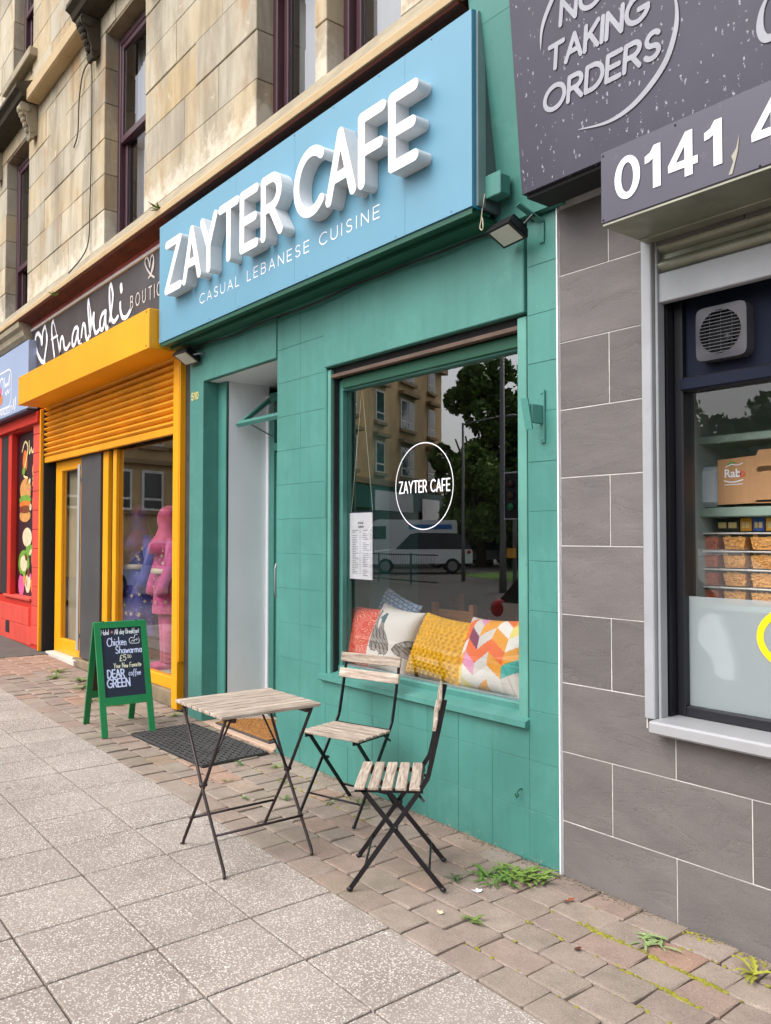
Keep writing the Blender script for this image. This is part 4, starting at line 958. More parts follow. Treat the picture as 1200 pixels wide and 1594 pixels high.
for r_ in range(4):
    for c_ in range(3):
        x0 = -1.985 + c_ * .121 + (.0 if c_ else .0); z1 = 1.487 - r_ * .0765
        t = thing('food_tub', f'clear plastic tub of {colw[c_]} pasta, {words[r_]} of the {("left", "middle", "right")[c_]} stack behind takeaway glass', 'tub', (x0 + .06, .48, z1 - .075), 0, 'pasta tubs stacked in takeaway window')
        m = MB(); w0, w1 = .045, .057
        m.hexa([(x0 + .06 - w0, .435, z1 - .074), (x0 + .06 + w0, .435, z1 - .074), (x0 + .06 + w0, .545, z1 - .074), (x0 + .06 - w0, .545, z1 - .074), (x0 + .06 - w1, .425, z1 - .008), (x0 + .06 + w1, .425, z1 - .008), (x0 + .06 + w1, .555, z1 - .008), (x0 + .06 - w1, .555, z1 - .008)])
        m.build('tub', TUB, t)
        m = MB(); m.hexa([(x0 + .06 - w0 + .004, .441, z1 - .072), (x0 + .06 + w0 - .004, .441, z1 - .072), (x0 + .06 + w0 - .004, .54, z1 - .072), (x0 + .06 - w0 + .004, .54, z1 - .072), (x0 + .06 - w1 + .007, .437, z1 - .02), (x0 + .06 + w1 - .007, .437, z1 - .02), (x0 + .06 + w1 - .007, .55, z1 - .02), (x0 + .06 - w1 + .007, .55, z1 - .02)])
        m.build('filling', PASTR if c_ == 0 else PASTA, t)
        m = MB()
        for q in range(34):
            px_, pz_ = x0 + .06 + pq.uniform(-.042, .042), z1 - .066 + pq.uniform(0, .05); a = pq.uniform(0, math.pi); l = pq.uniform(.008, .014) * (.6 if c_ == 0 else 1); bz = pq.uniform(-.004, .004)
            m.tube([(px_ - l * math.cos(a), .4385, pz_ - l * math.sin(a) * .6), (px_ + bz, .4365, pz_ + bz), (px_ + l * math.cos(a), .4385, pz_ + l * math.sin(a) * .6)], .0028 if c_ else .0018, 5)
        m.build('pasta', PAS[0 if c_ else 1], t, True, kind='stuff')
        m = MB(); m.cbox(x0 + .001, x0 + .1195, .42, .56, z1 - .008, z1 - .001, .003); m.build('lid', PLC, t)
CARD = M('brown_cardboard', hx(186, 142, 100), 0.85, 0.08, 6, 0.2, 30, stretch=(30, 1, 1))
bx = thing('cardboard_box', 'brown cardboard box with small red and white logo behind takeaway glass', 'box', (-1.6, .45, 1.6))
m = MB(); prof = [(-1.852, 1.603), (-1.69, 1.606), (-1.688, 1.618), (-1.45, 1.618), (-1.45, 1.606), (-1.3, 1.606), (-1.3, 1.80), (-1.45, 1.80), (-1.46, 1.822), (-1.675, 1.822), (-1.685, 1.800), (-1.852, 1.792)]
hole = [(-1.66, 1.735)] + arc(-1.672, 1.742, .012, .012, 270, 90, 6)[::1] + [(-1.48, 1.757), (-1.48, 1.731)]
vs_ = [Vector(p) for p in prof] + [Vector(p) for p in hole]
Vv, Ee, Ff, *_ = delaunay_2d_cdt(vs_, [], [list(range(len(prof))), list(range(len(prof), len(vs_)))], 5, 1e-7)
for yy in (.40, .405): m.add([(p.x, yy, p.y) for p in Vv], [tuple(f) for f in Ff])
m.box(-1.852, -1.846, .4055, .60, 1.605, 1.78); m.box(-1.30, -1.296, .4055, .60, 1.605, 1.78); m.box(-1.846, -1.30, .595, .60, 1.605, 1.78); m.box(-1.846, -1.30, .4055, .595, 1.605, 1.609)
m.build('carton', CARD, bx)
lg = MB()
font_mb('Rab', .048, lambda u, v, d: (-1.823 + u, .3985, 1.717 + v), .001).build('logo_text', VINYL, bx)
font_mb('o', .048, lambda u, v, d: (-1.757 + u, .3985, 1.717 + v), .001).build('logo_letter', M('logo_red', hx(226, 70, 60), 0.5), bx)
lg = MB(); stroke_mb([smooth_line([(-1.815, 1.760), (-1.79, 1.770), (-1.765, 1.766), (-1.742, 1.772)])], .004, .001, wall_place(.3985), None, lg, False); stroke_mb([smooth_line([(-1.822, 1.703), (-1.795, 1.696), (-1.765, 1.698), (-1.742, 1.704)])], .005, .001, wall_place(.3985), None, lg, False); stroke_mb([[(-1.82, 1.685), (-1.742, 1.687)]], .003, .001, wall_place(.3985), None, lg, False); lg.build('logo_swoosh', VINYL, bx)
lg = MB(); stroke_mb([smooth_line([(-1.805, 1.770), (-1.79, 1.778), (-1.775, 1.776)])], .006, .001, wall_place(.398), None, lg, False); lg.build('logo_leaf', M('logo_green', hx(60, 150, 60), 0.5), bx)
m = MB(); m.cbox(-1.985, -1.862, .42, .58, 1.597, 1.77, .02); m.build('white_tub_box', M('white_plastic', hx(196, 206, 212), 0.4, 0.06), label='white rounded plastic tub beside the cardboard box behind takeaway glass', cat='tub')
sh = thing('shelf_rack', 'pale green metal shelf rack holding goods behind takeaway glass', 'shelf', (-1.6, .5, .8))
SHM = M('pale_green_metal', hx(150, 172, 158), 0.5, 0.15, 6, dirt=0.25, dirtc=hx(110, 116, 100))
for (z0, z1) in ((1.865, 1.898), (1.552, 1.592), (1.158, 1.182)): B('shelf', SHM, -1.98, -.8, .40, .66, z0, z1, sh, .004)
for x in (-1.955, -.9):
    for y in (.385, .67):
        m = MB(); m.tube([(x, y, .3), (x, y, 2.2)], .013, 10); m.build('post', SHM, sh, True)
m = MB(); m.tube(smooth_line([(-1.93, .27, 2.04), (-1.935, .26, 1.9), (-1.93, .255, 1.6), (-1.93, .25, 1.3), (-1.915, .25, 1.1), (-1.90, .25, .9)]), .006, 6); m.build('cable', M('cream_cable', hx(206, 198, 176), 0.6), label='thin cream cable hanging inside takeaway window beside dark frame', cat='cable')
# packs on the shelf behind the tubs
for i, (x0, x1, c, l) in enumerate(((-1.985, -1.94, hx(120, 140, 116), 'green tinted narrow pack under the shelf behind takeaway glass'), (-1.90, -1.80, hx(28, 26, 28), 'black pack with two pale labels above the pasta tubs'), (-1.795, -1.745, hx(196, 140, 50), 'amber pack above the pasta tubs, left of the blue one'), (-1.74, -1.69, hx(50, 80, 150), 'blue pack above the pasta tubs'), (-1.685, -1.60, hx(206, 150, 40), 'amber pack above the pasta tubs, right of the blue one'))):
    t = thing('food_pack', l, 'pack', (x0, .5, 1.49)); B('pack', M('pack_%d' % i, c, 0.5, 0.25, 30), x0, x1, .47, .56, 1.492, 1.548, t, .003)
    B('label_band', M('pack_band_%d' % i, hx(200, 180, 120), 0.5, 0.2, 40), x0 + .01, x0 + (x1 - x0) * .45, .468, .4695, 1.505, 1.53, t); B('label_band', MC['pack_band_%d' % i], x0 + (x1 - x0) * .55, x1 - .008, .468, .4695, 1.505, 1.53, t)
# white carrier bag pressed behind the frosted film
m = MB(); L_ = [(-1.80, 1.13), (-1.765, 1.165), (-1.72, 1.16), (-1.68, 1.07), (-1.655, .97), (-1.66, .92), (-1.70, .915), (-1.735, .93), (-1.745, .99), (-1.785, 1.03), (-1.81, 1.06)]
m.py(L_, .155, .19); m.build('carrier_bag', M('white_bag', hx(244, 244, 246), 0.6, 0.03), label='white crumpled carrier bag seen through the frosted film of takeaway window', cat='bag')
m, N, L, b = node_mat('translucent_film'); b.inputs['Base Color'].default_value = (*hx(176, 186, 188), 1); b.inputs['Roughness'].default_value = 0.5
tr_ = N.new('ShaderNodeBsdfTransparent'); mxs = N.new('ShaderNodeMixShader'); mxs.inputs[0].default_value = 0.56; out_ = [n for n in N if n.type == 'OUTPUT_MATERIAL'][0]
L.new(b.outputs[0], mxs.inputs[1]); L.new(tr_.outputs[0], mxs.inputs[2]); L.new(mxs.outputs[0], out_.inputs[0])
for o in bpy.data.objects:
    if o.name.startswith('frosted_film'): o.data.materials[0] = m

# ================================================================ YELLOW BOUTIQUE
bo = thing('boutique_shopfront', 'yellow boutique shopfront with half lowered roller shutter', 'shopfront', (-8, 0.2, .1))
m = MB(); m.cbox(-9.85, -6.19, -.30, .02, 2.945, 3.262, .004); box_o = m.build('shutter_box', YEL, bo)
for x, z in ((-9.8, 2.97), (-9.8, 3.24), (-6.24, 2.97), (-6.24, 3.24)):
    m = MB(); m.ell((x, -.301, z), (.008, .004, .008), 8, 4); m.build('screw', BLACK, box_o)
for i in range(11):
    z0 = 2.385 + i * .0595; pr = [(.042 - .034 * math.sin(math.pi * t / 8), z0 + .049 * t / 8) for t in range(9)] + [(.06, z0 + .05), (.06, z0)]
    m = MB(); m.px(pr, -9.93, -6.32); m.box(-9.93, -6.32, .050, .058, z0 + .0505, z0 + .059); m.build('shutter_slat', YELS, bo)
m = MB(); m.cbox(-9.94, -6.31, .02, .06, 2.318, 2.383, .004); m.build('shutter_bottom_bar', YELS, bo)
m = MB(); m.cbox(-6.318, -6.215, -.035, .07, .09, 2.945, .004); po = m.build('post', YEL, bo)
B('post_cheek', YEL, -6.214, -6.20, -.028, .06, .47, 2.95, po, .002)
m = MB(); m.cbox(-10.0, -9.965, -.02, .08, .15, 2.945, .004); m.build('post', YEL, bo); B('jamb_shadow_gap', DARK, -9.964, -9.931, .015, .149, .15, 2.945, bo)  # near-black block paints in the shadow gap beside the narrow post
B('jamb_wall', M('dark_rough_jamb', hx(60, 56, 54), 0.95, 0.3, 10, 0.5, 60), -6.20, -6.06, .02, .3, .05, 2.95, bo)
# door, dark panel, mullions, display window
GY = .11
m = MB(); m.cbox(-9.80, -9.60, GY, .17, .17, 2.32, .006); m.cbox(-8.98, -8.86, GY, .17, .17, 2.32, .006); m.cbox(-9.60, -8.98, GY, .17, 2.205, 2.32, .006); m.cbox(-9.60, -8.98, GY, .17, .17, .33, .006)
bd = m.build('door', YEL, bo); B('pane', GLASS, -9.60, -8.98, .135, .141, .33, 2.205, bd)
m = MB()
for i in range(16): m.hexa([(-9.6 + i * .039, .2 + .015 * (i % 2), .3), (-9.6 + (i + 1) * .039, .2 + .015 * ((i + 1) % 2), .3), (-9.6 + (i + 1) * .039, .204 + .015 * ((i + 1) % 2), .3), (-9.6 + i * .039, .204 + .015 * (i % 2), .3), (-9.6 + i * .039, .2 + .015 * (i % 2), 2.25), (-9.6 + (i + 1) * .039, .2 + .015 * ((i + 1) % 2), 2.25), (-9.6 + (i + 1) * .039, .204 + .015 * ((i + 1) % 2), 2.25), (-9.6 + i * .039, .204 + .015 * (i % 2), 2.25)])
m.build('curtain', BEIGE, bd)
m = MB(); m.cbox(-8.90, -8.845, .055, .075, .27, 2.23, .004); m.cbox(-8.89, -8.86, .075, .112, .4, .44, .003); m.cbox(-8.89, -8.86, .075, .112, 2.05, 2.09, .003); m.build('pull_handle', M('satin_steel', hx(206, 204, 202), 0.35, 0.08, metal=0.5), bd)
B('dark_panel', M('charcoal_panel', hx(70, 70, 72), 0.45, 0.15, 3), -8.84, -8.27, .075, .17, .2, 2.32, bo, .003)
m = MB(); m.cbox(-8.235, -8.10, .09, .17, .15, 2.32, .004); m.build('mullion', YEL, bo); m = MB(); m.cbox(-7.97, -7.885, .09, .17, .15, 2.32, .004); m.build('mullion', YEL, bo); B('gap', DARK, -8.10, -7.97, .13, .17, .15, 2.32, bo)
m = MB(); m.cbox(-7.885, -6.318, .09, .17, .185, .285, .005); m.build('bottom_rail', YEL, bo); B('pane', glass('boutique_glass', (1, 1, 1), 4.2), -7.885, -6.318, .125, .131, .285, 2.32, bo)
B('plinth', CEM, -9.0, -6.3, .05, .17, .02, .184, bo, .008); B('threshold', M('pale_threshold', hx(206, 196, 184), 0.8, 0.15), -9.82, -8.86, .02, .17, .08, .168, bo, .006)
B('jamb', DARK, -9.93, -9.80, .15, .2, .1, 2.32, bo)
SHI = M('boutique_interior', hx(150, 146, 142), 0.85, 0.12)
m = MB(); m.box(-10.0, -6.06, 2.2, 2.25, 0, 3.0); m.box(-10.05, -10.0, .2, 2.25, 0, 3.0); m.box(-6.11, -6.06, .31, 2.25, 0, 3.0); m.box(-10.0, -6.06, .2, 2.25, 2.9, 2.95); m.build('interior_wall', SHI, bo)
B('display_floor', M('pale_display_floor', hx(190, 184, 176), 0.6, 0.1), -10, -6.12, .175, 2.2, .1, .25, bo)
# painted board behind the shutter box
bs = thing('boutique_sign', 'charcoal boutique sign board with white script lettering and hearts', 'sign', (-8.2, -.05, 3.26))
B('board', M('charcoal_marbled_board', hx(74, 70, 72), 0.35, 0.25, 4, dirt=0.15, dirtc=hx(120, 116, 116), stretch=(1, 1, .5)), -10.22, -6.1, -.055, -.02, 3.25, 3.884, bs)
B('board_trim', M('pale_trim', hx(206, 200, 198), 0.5, 0.1), -10.23, -6.1, -.075, -.02, 3.885, 3.915, bs, .003); B('board_trim', MC['pale_trim'], -10.26, -10.232, -.075, -.02, 3.25, 3.915, bs, .003)
B('frieze', FLAKE, -10.2, -6.1, -.09, .02, 3.965, 3.849 + .12, bs) if False else None
SCR = {
'h1': [(-9.708, 3.443), (-9.826, 3.476), (-9.972, 3.587), (-10.065, 3.719), (-10.054, 3.804), (-9.958, 3.821), (-9.86, 3.753), (-9.819, 3.674), (-9.804, 3.756), (-9.769, 3.82), (-9.701, 3.849), (-9.645, 3.796), (-9.626, 3.681), (-9.668, 3.576), (-9.71, 3.485)],
'A': [(-9.352, 3.452), (-9.4, 3.57), (-9.454, 3.731), (-9.449, 3.827), (-9.389, 3.842), (-9.307, 3.744), (-9.23, 3.607), (-9.184, 3.504), (-9.152, 3.452)], 'Ax': [(-9.46, 3.657), (-9.35, 3.66), (-9.244, 3.657)],
'n': [(-9.152, 3.452), (-9.148, 3.565), (-9.104, 3.617), (-9.049, 3.58), (-9.013, 3.487), (-8.935, 3.46), (-8.837, 3.495)],
'a': [(-8.609, 3.626), (-8.693, 3.623), (-8.753, 3.557), (-8.75, 3.472), (-8.68, 3.46), (-8.614, 3.537), (-8.578, 3.6), (-8.583, 3.512), (-8.543, 3.454), (-8.48, 3.468)],
'r': [(-8.491, 3.444), (-8.458, 3.564), (-8.423, 3.62), (-8.367, 3.584), (-8.346, 3.492), (-8.301, 3.44), (-8.238, 3.472)],
'k': [(-8.217, 3.468), (-8.249, 3.597), (-8.289, 3.755), (-8.277, 3.833), (-8.229, 3.766), (-8.201, 3.637), (-8.204, 3.515)], 'k2': [(-8.19, 3.524), (-8.144, 3.625), (-8.118, 3.663), (-8.122, 3.572), (-8.071, 3.464), (-7.979, 3.471)],
'a2': [(-7.808, 3.621), (-7.899, 3.604), (-7.947, 3.536), (-7.929, 3.473), (-7.862, 3.466), (-7.816, 3.557), (-7.795, 3.618), (-7.798, 3.518), (-7.77, 3.442), (-7.701, 3.475)],
'l': [(-7.707, 3.464), (-7.656, 3.571), (-7.612, 3.724), (-7.663, 3.841), (-7.7, 3.803), (-7.69, 3.66), (-7.645, 3.522), (-7.575, 3.473), (-7.483, 3.5)],
'i': [(-7.425, 3.613), (-7.417, 3.543), (-7.362, 3.469), (-7.267, 3.455), (-7.178, 3.497)], 'dot': [(-7.411, 3.77), (-7.398, 3.727)]}
for k, pts in SCR.items():
    stroke_mb([smooth_line(pts)], {'dot': .062, 'h1': .05, 'Ax': .028}.get(k, .042), .001, wall_place(-.06 - (.0015 if k == 'Ax' else 0)), None, sides=False).build('heart' if k == 'h1' else 'script_letter', VINYL, bs)
H2 = [(-6.662, 3.665), (-6.753, 3.72), (-6.842, 3.806), (-6.857, 3.864), (-6.809, 3.873), (-6.771, 3.82), (-6.755, 3.779), (-6.74, 3.844), (-6.704, 3.868), (-6.673, 3.826), (-6.681, 3.755), (-6.732, 3.709), (-6.779, 3.689)]
GREYL = M('pale_grey_lettering', hx(206, 196, 190), 0.5, 0.05)
stroke_mb([smooth_line(H2)], .018, .001, wall_place(-.06), None, sides=False).build('heart', GREYL, bs)
for ch, x in zip('BOUTIQUE', (-7.178, -7.058, -6.905, -6.775, -6.655, -6.60, -6.44, -6.3)):
    for gph in layout(ch, x, 3.508 - (x + 7.178) * .03, .108, wscale=.85): stroke_mb(gph, .012, .001, wall_place(-.06), None, sides=False).build('letter', GREYL, bs)
m = MB(); m.px([(-.1, 3.966), (-.085, 3.963), (-.085, 3.845), (-.09, 3.842), (.0, 3.842), (.0, 3.966)], -10.2, -6.1)
B('frieze', FLAKE, -10.2, -6.12, -.072, .015, 3.9155, 3.957, bs)
# ---------------------------------------------------------------- dressed mannequins
def mannequin(label, loc, rz, dress, trim, hood, height, kurta=False):
    t = thing('mannequin', label, 'mannequin', loc, rz)
    b = MB(); n = 20
    # long draped gown with flared skirt; folds grow toward the hem
    prof = [(0.30, .30), (.29, .5), (.25, .75), (.21, .95), (.17, 1.05), (.165, 1.12), (.19, 1.25), (.205, 1.36), (.16, 1.43), (.07, 1.47), (.055, 1.52)]
    prof = [(r_ * (.86 if z < 1.2 else .92), z) for r_, z in prof]
    if kurta:
        prof = [(.20, .62), (.19, .75), (.175, .92), (.15, 1.05), (.145, 1.12)] + prof[6:]
        for s in (-1, 1):
            b = MB(); b.tube([(s * .075, 0, .75 * height), (s * .075, 0, .4 * height), (s * .07, -.01, .06)], [.085, .065, .045], 12); b.ell((s * .075, -.06, .035), (.04, .10, .035), 10, 6); b.build('trouser_leg', dress, t, True, local=True)
        b = MB()
    v = []; f = []
    for r_, z in prof:
        for k in range(n * 2):
            a = math.pi * k / n; fold = 1 + .09 * max(0, (1.1 - z)) * math.cos(9 * a + z)
            v.append((r_ * math.cos(a) * fold * 1.05, r_ * math.sin(a) * fold * .72, z * height))
    for i in range(len(prof) - 1):
        for k in range(n * 2): f.append((i * 2 * n + k, i * 2 * n + (k + 1) % (2 * n), (i + 1) * 2 * n + (k + 1) % (2 * n), (i + 1) * 2 * n + k))
    b.add(v, f); b.build('gown', dress, t, True, local=True)
    for s in (-1, 1):
        b = MB(); b.tube([(s * .18 * 1.0, 0, 1.37 * height), (s * .25, -.02, 1.15 * height), (s * .24, -.09, .92 * height), (s * .2, -.12, .82 * height)], [.075, .07, .06, .05], 10); b.build('sleeve', dress, t, True, local=True)
    b = MB(); b.ell((0, -.01, 1.64 * height), (.085, .1, .125), 14, 10); b.build('head', hood, t, True, local=True)
    b = MB(); b.lathe((0, 0, 0), [(.185, 1.26 * height), (.19, 1.36 * height), (.12, 1.47 * height), (.095, 1.55 * height), (.108, 1.66 * height), (.08, 1.75 * height), (.02, 1.79 * height)], 16); b.build('headscarf', hood, t, True, local=True)
    b = MB(); b.tube([(0, 0, .02), (0, 0, .4)], .02, 8); b.lathe((0, 0, 0), [(.15, 0), (.15, .012), (.02, .02)], 18); b.build('stand', M('mannequin_base', hx(206, 204, 200), 0.4), t, True, local=True)
    b = MB(); b.lathe((0, 0, 0), [(.155, 1.045 * height), (.158, 1.07 * height), (.155, 1.10 * height)], 24); b.build('belt', trim, t, True, local=True)
    q = random.Random(label); b = MB()
    for i in range(220):     # pale embroidered flowers scattered over the cloth
        z = q.uniform(max(.35, prof[0][1] + .02), 1.35); a = q.uniform(math.pi, 2 * math.pi)
        r_ = np.interp(z, [p[1] for p in prof], [p[0] for p in prof]); big = i % 8 == 0; s = .022 if big else .006
        cpt = Vector((r_ * 1.06 * math.cos(a), r_ * .74 * math.sin(a) - .004, z * height)); nn = Vector((math.cos(a), math.sin(a) * 1.2, 0)).normalized(); tt = Vector((-nn.y, nn.x, 0))
        pts = [cpt + nn * .01 + tt * s * (1 if k % 2 else .45) * math.cos(k * math.pi / 5) + Vector((0, 0, 1)) * s * (1 if k % 2 else .45) * math.sin(k * math.pi / 5) for k in range(10)]
        b.add([tuple(p) for p in pts], [tuple(range(10))])
    b.build('embroidery', trim, t, local=True, kind='stuff')
def cloth(name, c, c2):
    m, N, L, b = node_mat(name); v = pos_node(N, L)
    L.new(ramp(N, L, noise(N, L, v, 7, 4, .6), [(.35, c), (.65, c2)]), b.inputs['Base Color']); b.inputs['Roughness'].default_value = 0.6; b.inputs['Sheen Weight'].default_value = 0.4
    return m
mannequin('mannequin in long deep blue embroidered gown with patterned headscarf', (-7.98, .36, .25), 0.2, cloth('blue_gown', hx(48, 48, 140), hx(96, 98, 186)), M('pale_gold_thread', hx(222, 208, 176), 0.5), cloth('wine_scarf', hx(120, 44, 84), hx(66, 56, 130)), .86)
mannequin('mannequin in bright pink embroidered gown beside yellow post', (-7.22, .34, .25), -0.2, cloth('pink_gown', hx(206, 50, 128), hx(232, 96, 160)), MC['pale_gold_thread'], cloth('magenta_scarf', hx(190, 30, 96), hx(216, 70, 134)), .84, True)
# dried flowers in a white pot on the display floor
t = thing('dried_flowers', 'white pot of pale dried flowers on boutique display floor', 'plant', (-6.75, .35, .25))
m = MB(); m.lathe((-6.75, .35, .25), [(.05, 0), (.075, .07), (.07, .09)], 14); m.build('pot', WHITE, t, True)
m = MB(); q = random.Random(2)
for i in range(70):
    a, b_, l = q.uniform(0, 6.28), q.uniform(.05, .6), q.uniform(.18, .34); p = Vector((-6.75 + math.cos(a) * l * math.sin(b_), .35 + math.sin(a) * l * math.sin(b_) * .8, .33 + l * math.cos(b_)))
    m.tube([(-6.75, .35, .33), tuple(p)], .0015, 4); m.ell(tuple(p), (.009, .009, .009), 5, 4)
m.build('stems', M('dried_flower_tint', hx(206, 176, 150), 0.9, 0.2, 20), t, kind='stuff')

# ================================================================ RED SHOP
rd = thing('red_shopfront', 'red painted brick shopfront with food poster at far left', 'shopfront', (-12, .2, .15))
m = MB(); m.box(-10.30, -10.01, .004, .3, .05, 2.95); m.box(-14, -10.30, .004, .3, .05, .71); m.box(-14, -11.42, .06, .3, .71, 2.95); m.box(-14, -10.0, .004, .3, 2.78, 3.3); m.build('wall', RED, rd)
for k in range(12):                                 # painted bricks of the pier
    z0 = .2 + k * .225; m = MB(); m.cbox(-10.298, -10.012, -.006 + rs.uniform(-.001, .001), .02, z0 + .003, z0 + .222, .004); m.build('brick', REDP, rd)
for k in range(2):
    z0 = .17 + k * .225
    for i in range(13):
        x1 = -10.30 - i * .225 - (.11 if k else 0)
        if x1 > -10.301: x1 = -10.301
        m = MB(); m.cbox(x1 - .222, x1 - .003, -.006 + rs.uniform(-.001, .001), .02, z0 + .003, z0 + .222, .004); m.build('brick', REDP, rd)
m = MB(); m.cbox(-11.5, -10.302, -.03, .12, .70, .735, .006); m.build('window_sill', REDP, rd)
m = MB(); m.cbox(-11.42, -11.27, -.0, .07, .735, 2.78, .005); m.build('post', RED, rd); B('black_column', DARK, -11.72, -11.425, .0, .055, .73, 2.78, rd)
m = MB(); m.cbox(-14, -11.73, -.01, .05, .73, 2.78, .005); m.build('panel', RED, rd)
m = MB(); m.cbox(-14, -10.01, -.05, .02, 2.80, 2.93, .005); m.build('lintel', RED, rd)
B('air_vent', DARK, -11.40, -11.24, -.012, -.007, .25, .40, rd)
po = thing('food_poster', 'tall dark poster of burgers and wraps in red shop window', 'poster', (-10.78, .1, .74))
B('sheet', M('poster_plum', hx(44, 26, 38), 0.4, 0.2, 5), -11.265, -10.305, .09, .1, .74, 2.775, po)
def blob(x, z, rx, rz_, c, nm, y=.0885, rot=0):
    m = MB(); n = 18; cs, sn = math.cos(rot), math.sin(rot)
    m.add([(x + rx * math.cos(2 * math.pi * k / n) * cs - rz_ * math.sin(2 * math.pi * k / n) * sn, y, z + rx * math.cos(2 * math.pi * k / n) * sn + rz_ * math.sin(2 * math.pi * k / n) * cs) for k in range(n)], [tuple(range(n))]); m.build(nm, M('print_' + nm + '_%d' % int(c[0] * 999), c, 0.4, 0.25, 14), po)
TAN, GRN, ORG, PNK, CRM, BRN = hx(206, 150, 86), hx(110, 160, 60), hx(226, 120, 50), hx(214, 96, 150), hx(226, 206, 170), hx(120, 62, 40)
for (x, z, rx, rz_, c, nm, dy) in ((-10.95, 2.06, .24, .14, TAN, 'bun', 0), (-10.95, 1.93, .26, .06, GRN, 'salad', .001), (-10.95, 1.87, .25, .05, ORG, 'cheese', .002), (-10.95, 1.81, .24, .05, BRN, 'patty', .003), (-10.95, 1.73, .24, .08, TAN, 'bun', .002), (-10.5, 2.28, .17, .12, TAN, 'bun', 0), (-10.5, 2.18, .17, .04, GRN, 'salad', .001), (-10.5, 2.12, .16, .06, TAN, 'bun', .002), (-10.48, 1.88, .17, .2, ORG, 'chicken', 0), (-10.85, 1.46, .2, .12, CRM, 'wrap', 0), (-10.7, 1.30, .2, .07, GRN, 'salad', .001), (-10.98, 1.13, .24, .17, GRN, 'salad', 0), (-10.98, 1.13, .15, .1, CRM, 'wrap', .001), (-10.5, 1.22, .16, .22, ORG, 'chicken', 0), (-11.08, .86, .13, .14, PNK, 'shake', 0), (-10.8, .92, .12, .15, CRM, 'wrap', 0), (-10.52, .88, .17, .13, ORG, 'chicken', 0), (-10.98, 2.42, .1, .14, ORG, 'chicken', 0)):
    blob(x, z, rx, rz_, c, nm, .0885 - dy)
qp = random.Random(17)
for i in range(16):
    blob(qp.uniform(-11.15, -10.4), qp.uniform(.82, 2.3), qp.uniform(.03, .07), qp.uniform(.025, .06), qp.choice([TAN, GRN, ORG, CRM, BRN, PNK]), 'garnish', .0835 - i * .0001, qp.uniform(0, 3))
for pts in ([(-11.1, 2.55), (-10.98, 2.66), (-10.86, 2.60), (-10.9, 2.45), (-11.02, 2.25), (-10.85, 2.2)], [(-10.8, 2.65), (-10.78, 2.5), (-10.7, 2.56), (-10.66, 2.5), (-10.58, 2.56), (-10.52, 2.5), (-10.42, 2.57)]):
    stroke_mb([smooth_line(pts)], .03, .001, wall_place(.085), None, sides=False).build('script_lettering', M('gold_print', hx(226, 206, 150), 0.5), po)
rsn = thing('blue_grey_sign', 'blue grey fascia sign with white script and phone number over red shop', 'sign', (-12, -.1, 2.95))
B('board', M('blue_grey_board', hx(150, 166, 196), 0.4, 0.06, 1), -14, -10.02, -.15, -.04, 2.955, 3.75, rsn, .003); B('board_return', M('sign_return_dark', hx(52, 54, 78), 0.5), -14, -10.06, -.145, -.02, 2.93, 2.954, rsn)
m = MB(); stroke_mb([[(-11.7, 3.53), (-10.86, 3.53)] + arc(-10.86, 3.43, .13, .10, 90, 0, 6) + [(-10.73, 3.17)] + arc(-10.86, 3.17, .13, .10, 0, -90, 6) + [(-11.7, 3.07)]], .018, .001, wall_place(-.152), None, m, False); m.build('outline', VINYL, rsn)
for pts in ([(-11.3, 3.38), (-11.2, 3.46), (-11.1, 3.43), (-11.12, 3.3), (-11.22, 3.2)], [(-11.04, 3.45), (-11.02, 3.33), (-10.98, 3.37), (-10.95, 3.33), (-10.91, 3.37), (-10.88, 3.34), (-10.8, 3.46), (-10.83, 3.33)], [(-11.0, 3.27), (-10.95, 3.23), (-10.9, 3.28), (-10.86, 3.24), (-10.8, 3.28)]):
    stroke_mb([smooth_line(pts)], .022, .001, wall_place(-.152), None, sides=False).build('script_lettering', VINYL, rsn)
for gph in layout('01414233377', -11.3, 2.99, .07, .18, width=.62): stroke_mb(gph, .012, .001, wall_place(-.152), None, sides=False).build('numeral', VINYL, rsn)
for (x, z, rx, rz_, c) in ((-11.25, 3.3, .08, .06, PNK), (-11.22, 3.2, .09, .07, ORG)):
    m = MB(); m.add([(x + rx * math.cos(k * .5236), -.1535, z + rz_ * math.sin(k * .5236)) for k in range(12)], [tuple(range(12))]); m.build('logo_food', M('logo_%d' % int(c[0] * 999), c, .5), rsn)
m = MB(); stroke_mb([[(-10.56, 3.0), (-10.52, 3.14)], [(-10.64, 3.02), (-10.6, 3.12)]], .03, .001, wall_place(-.152), None, m, False); m.build('script_tail', VINYL, rsn)
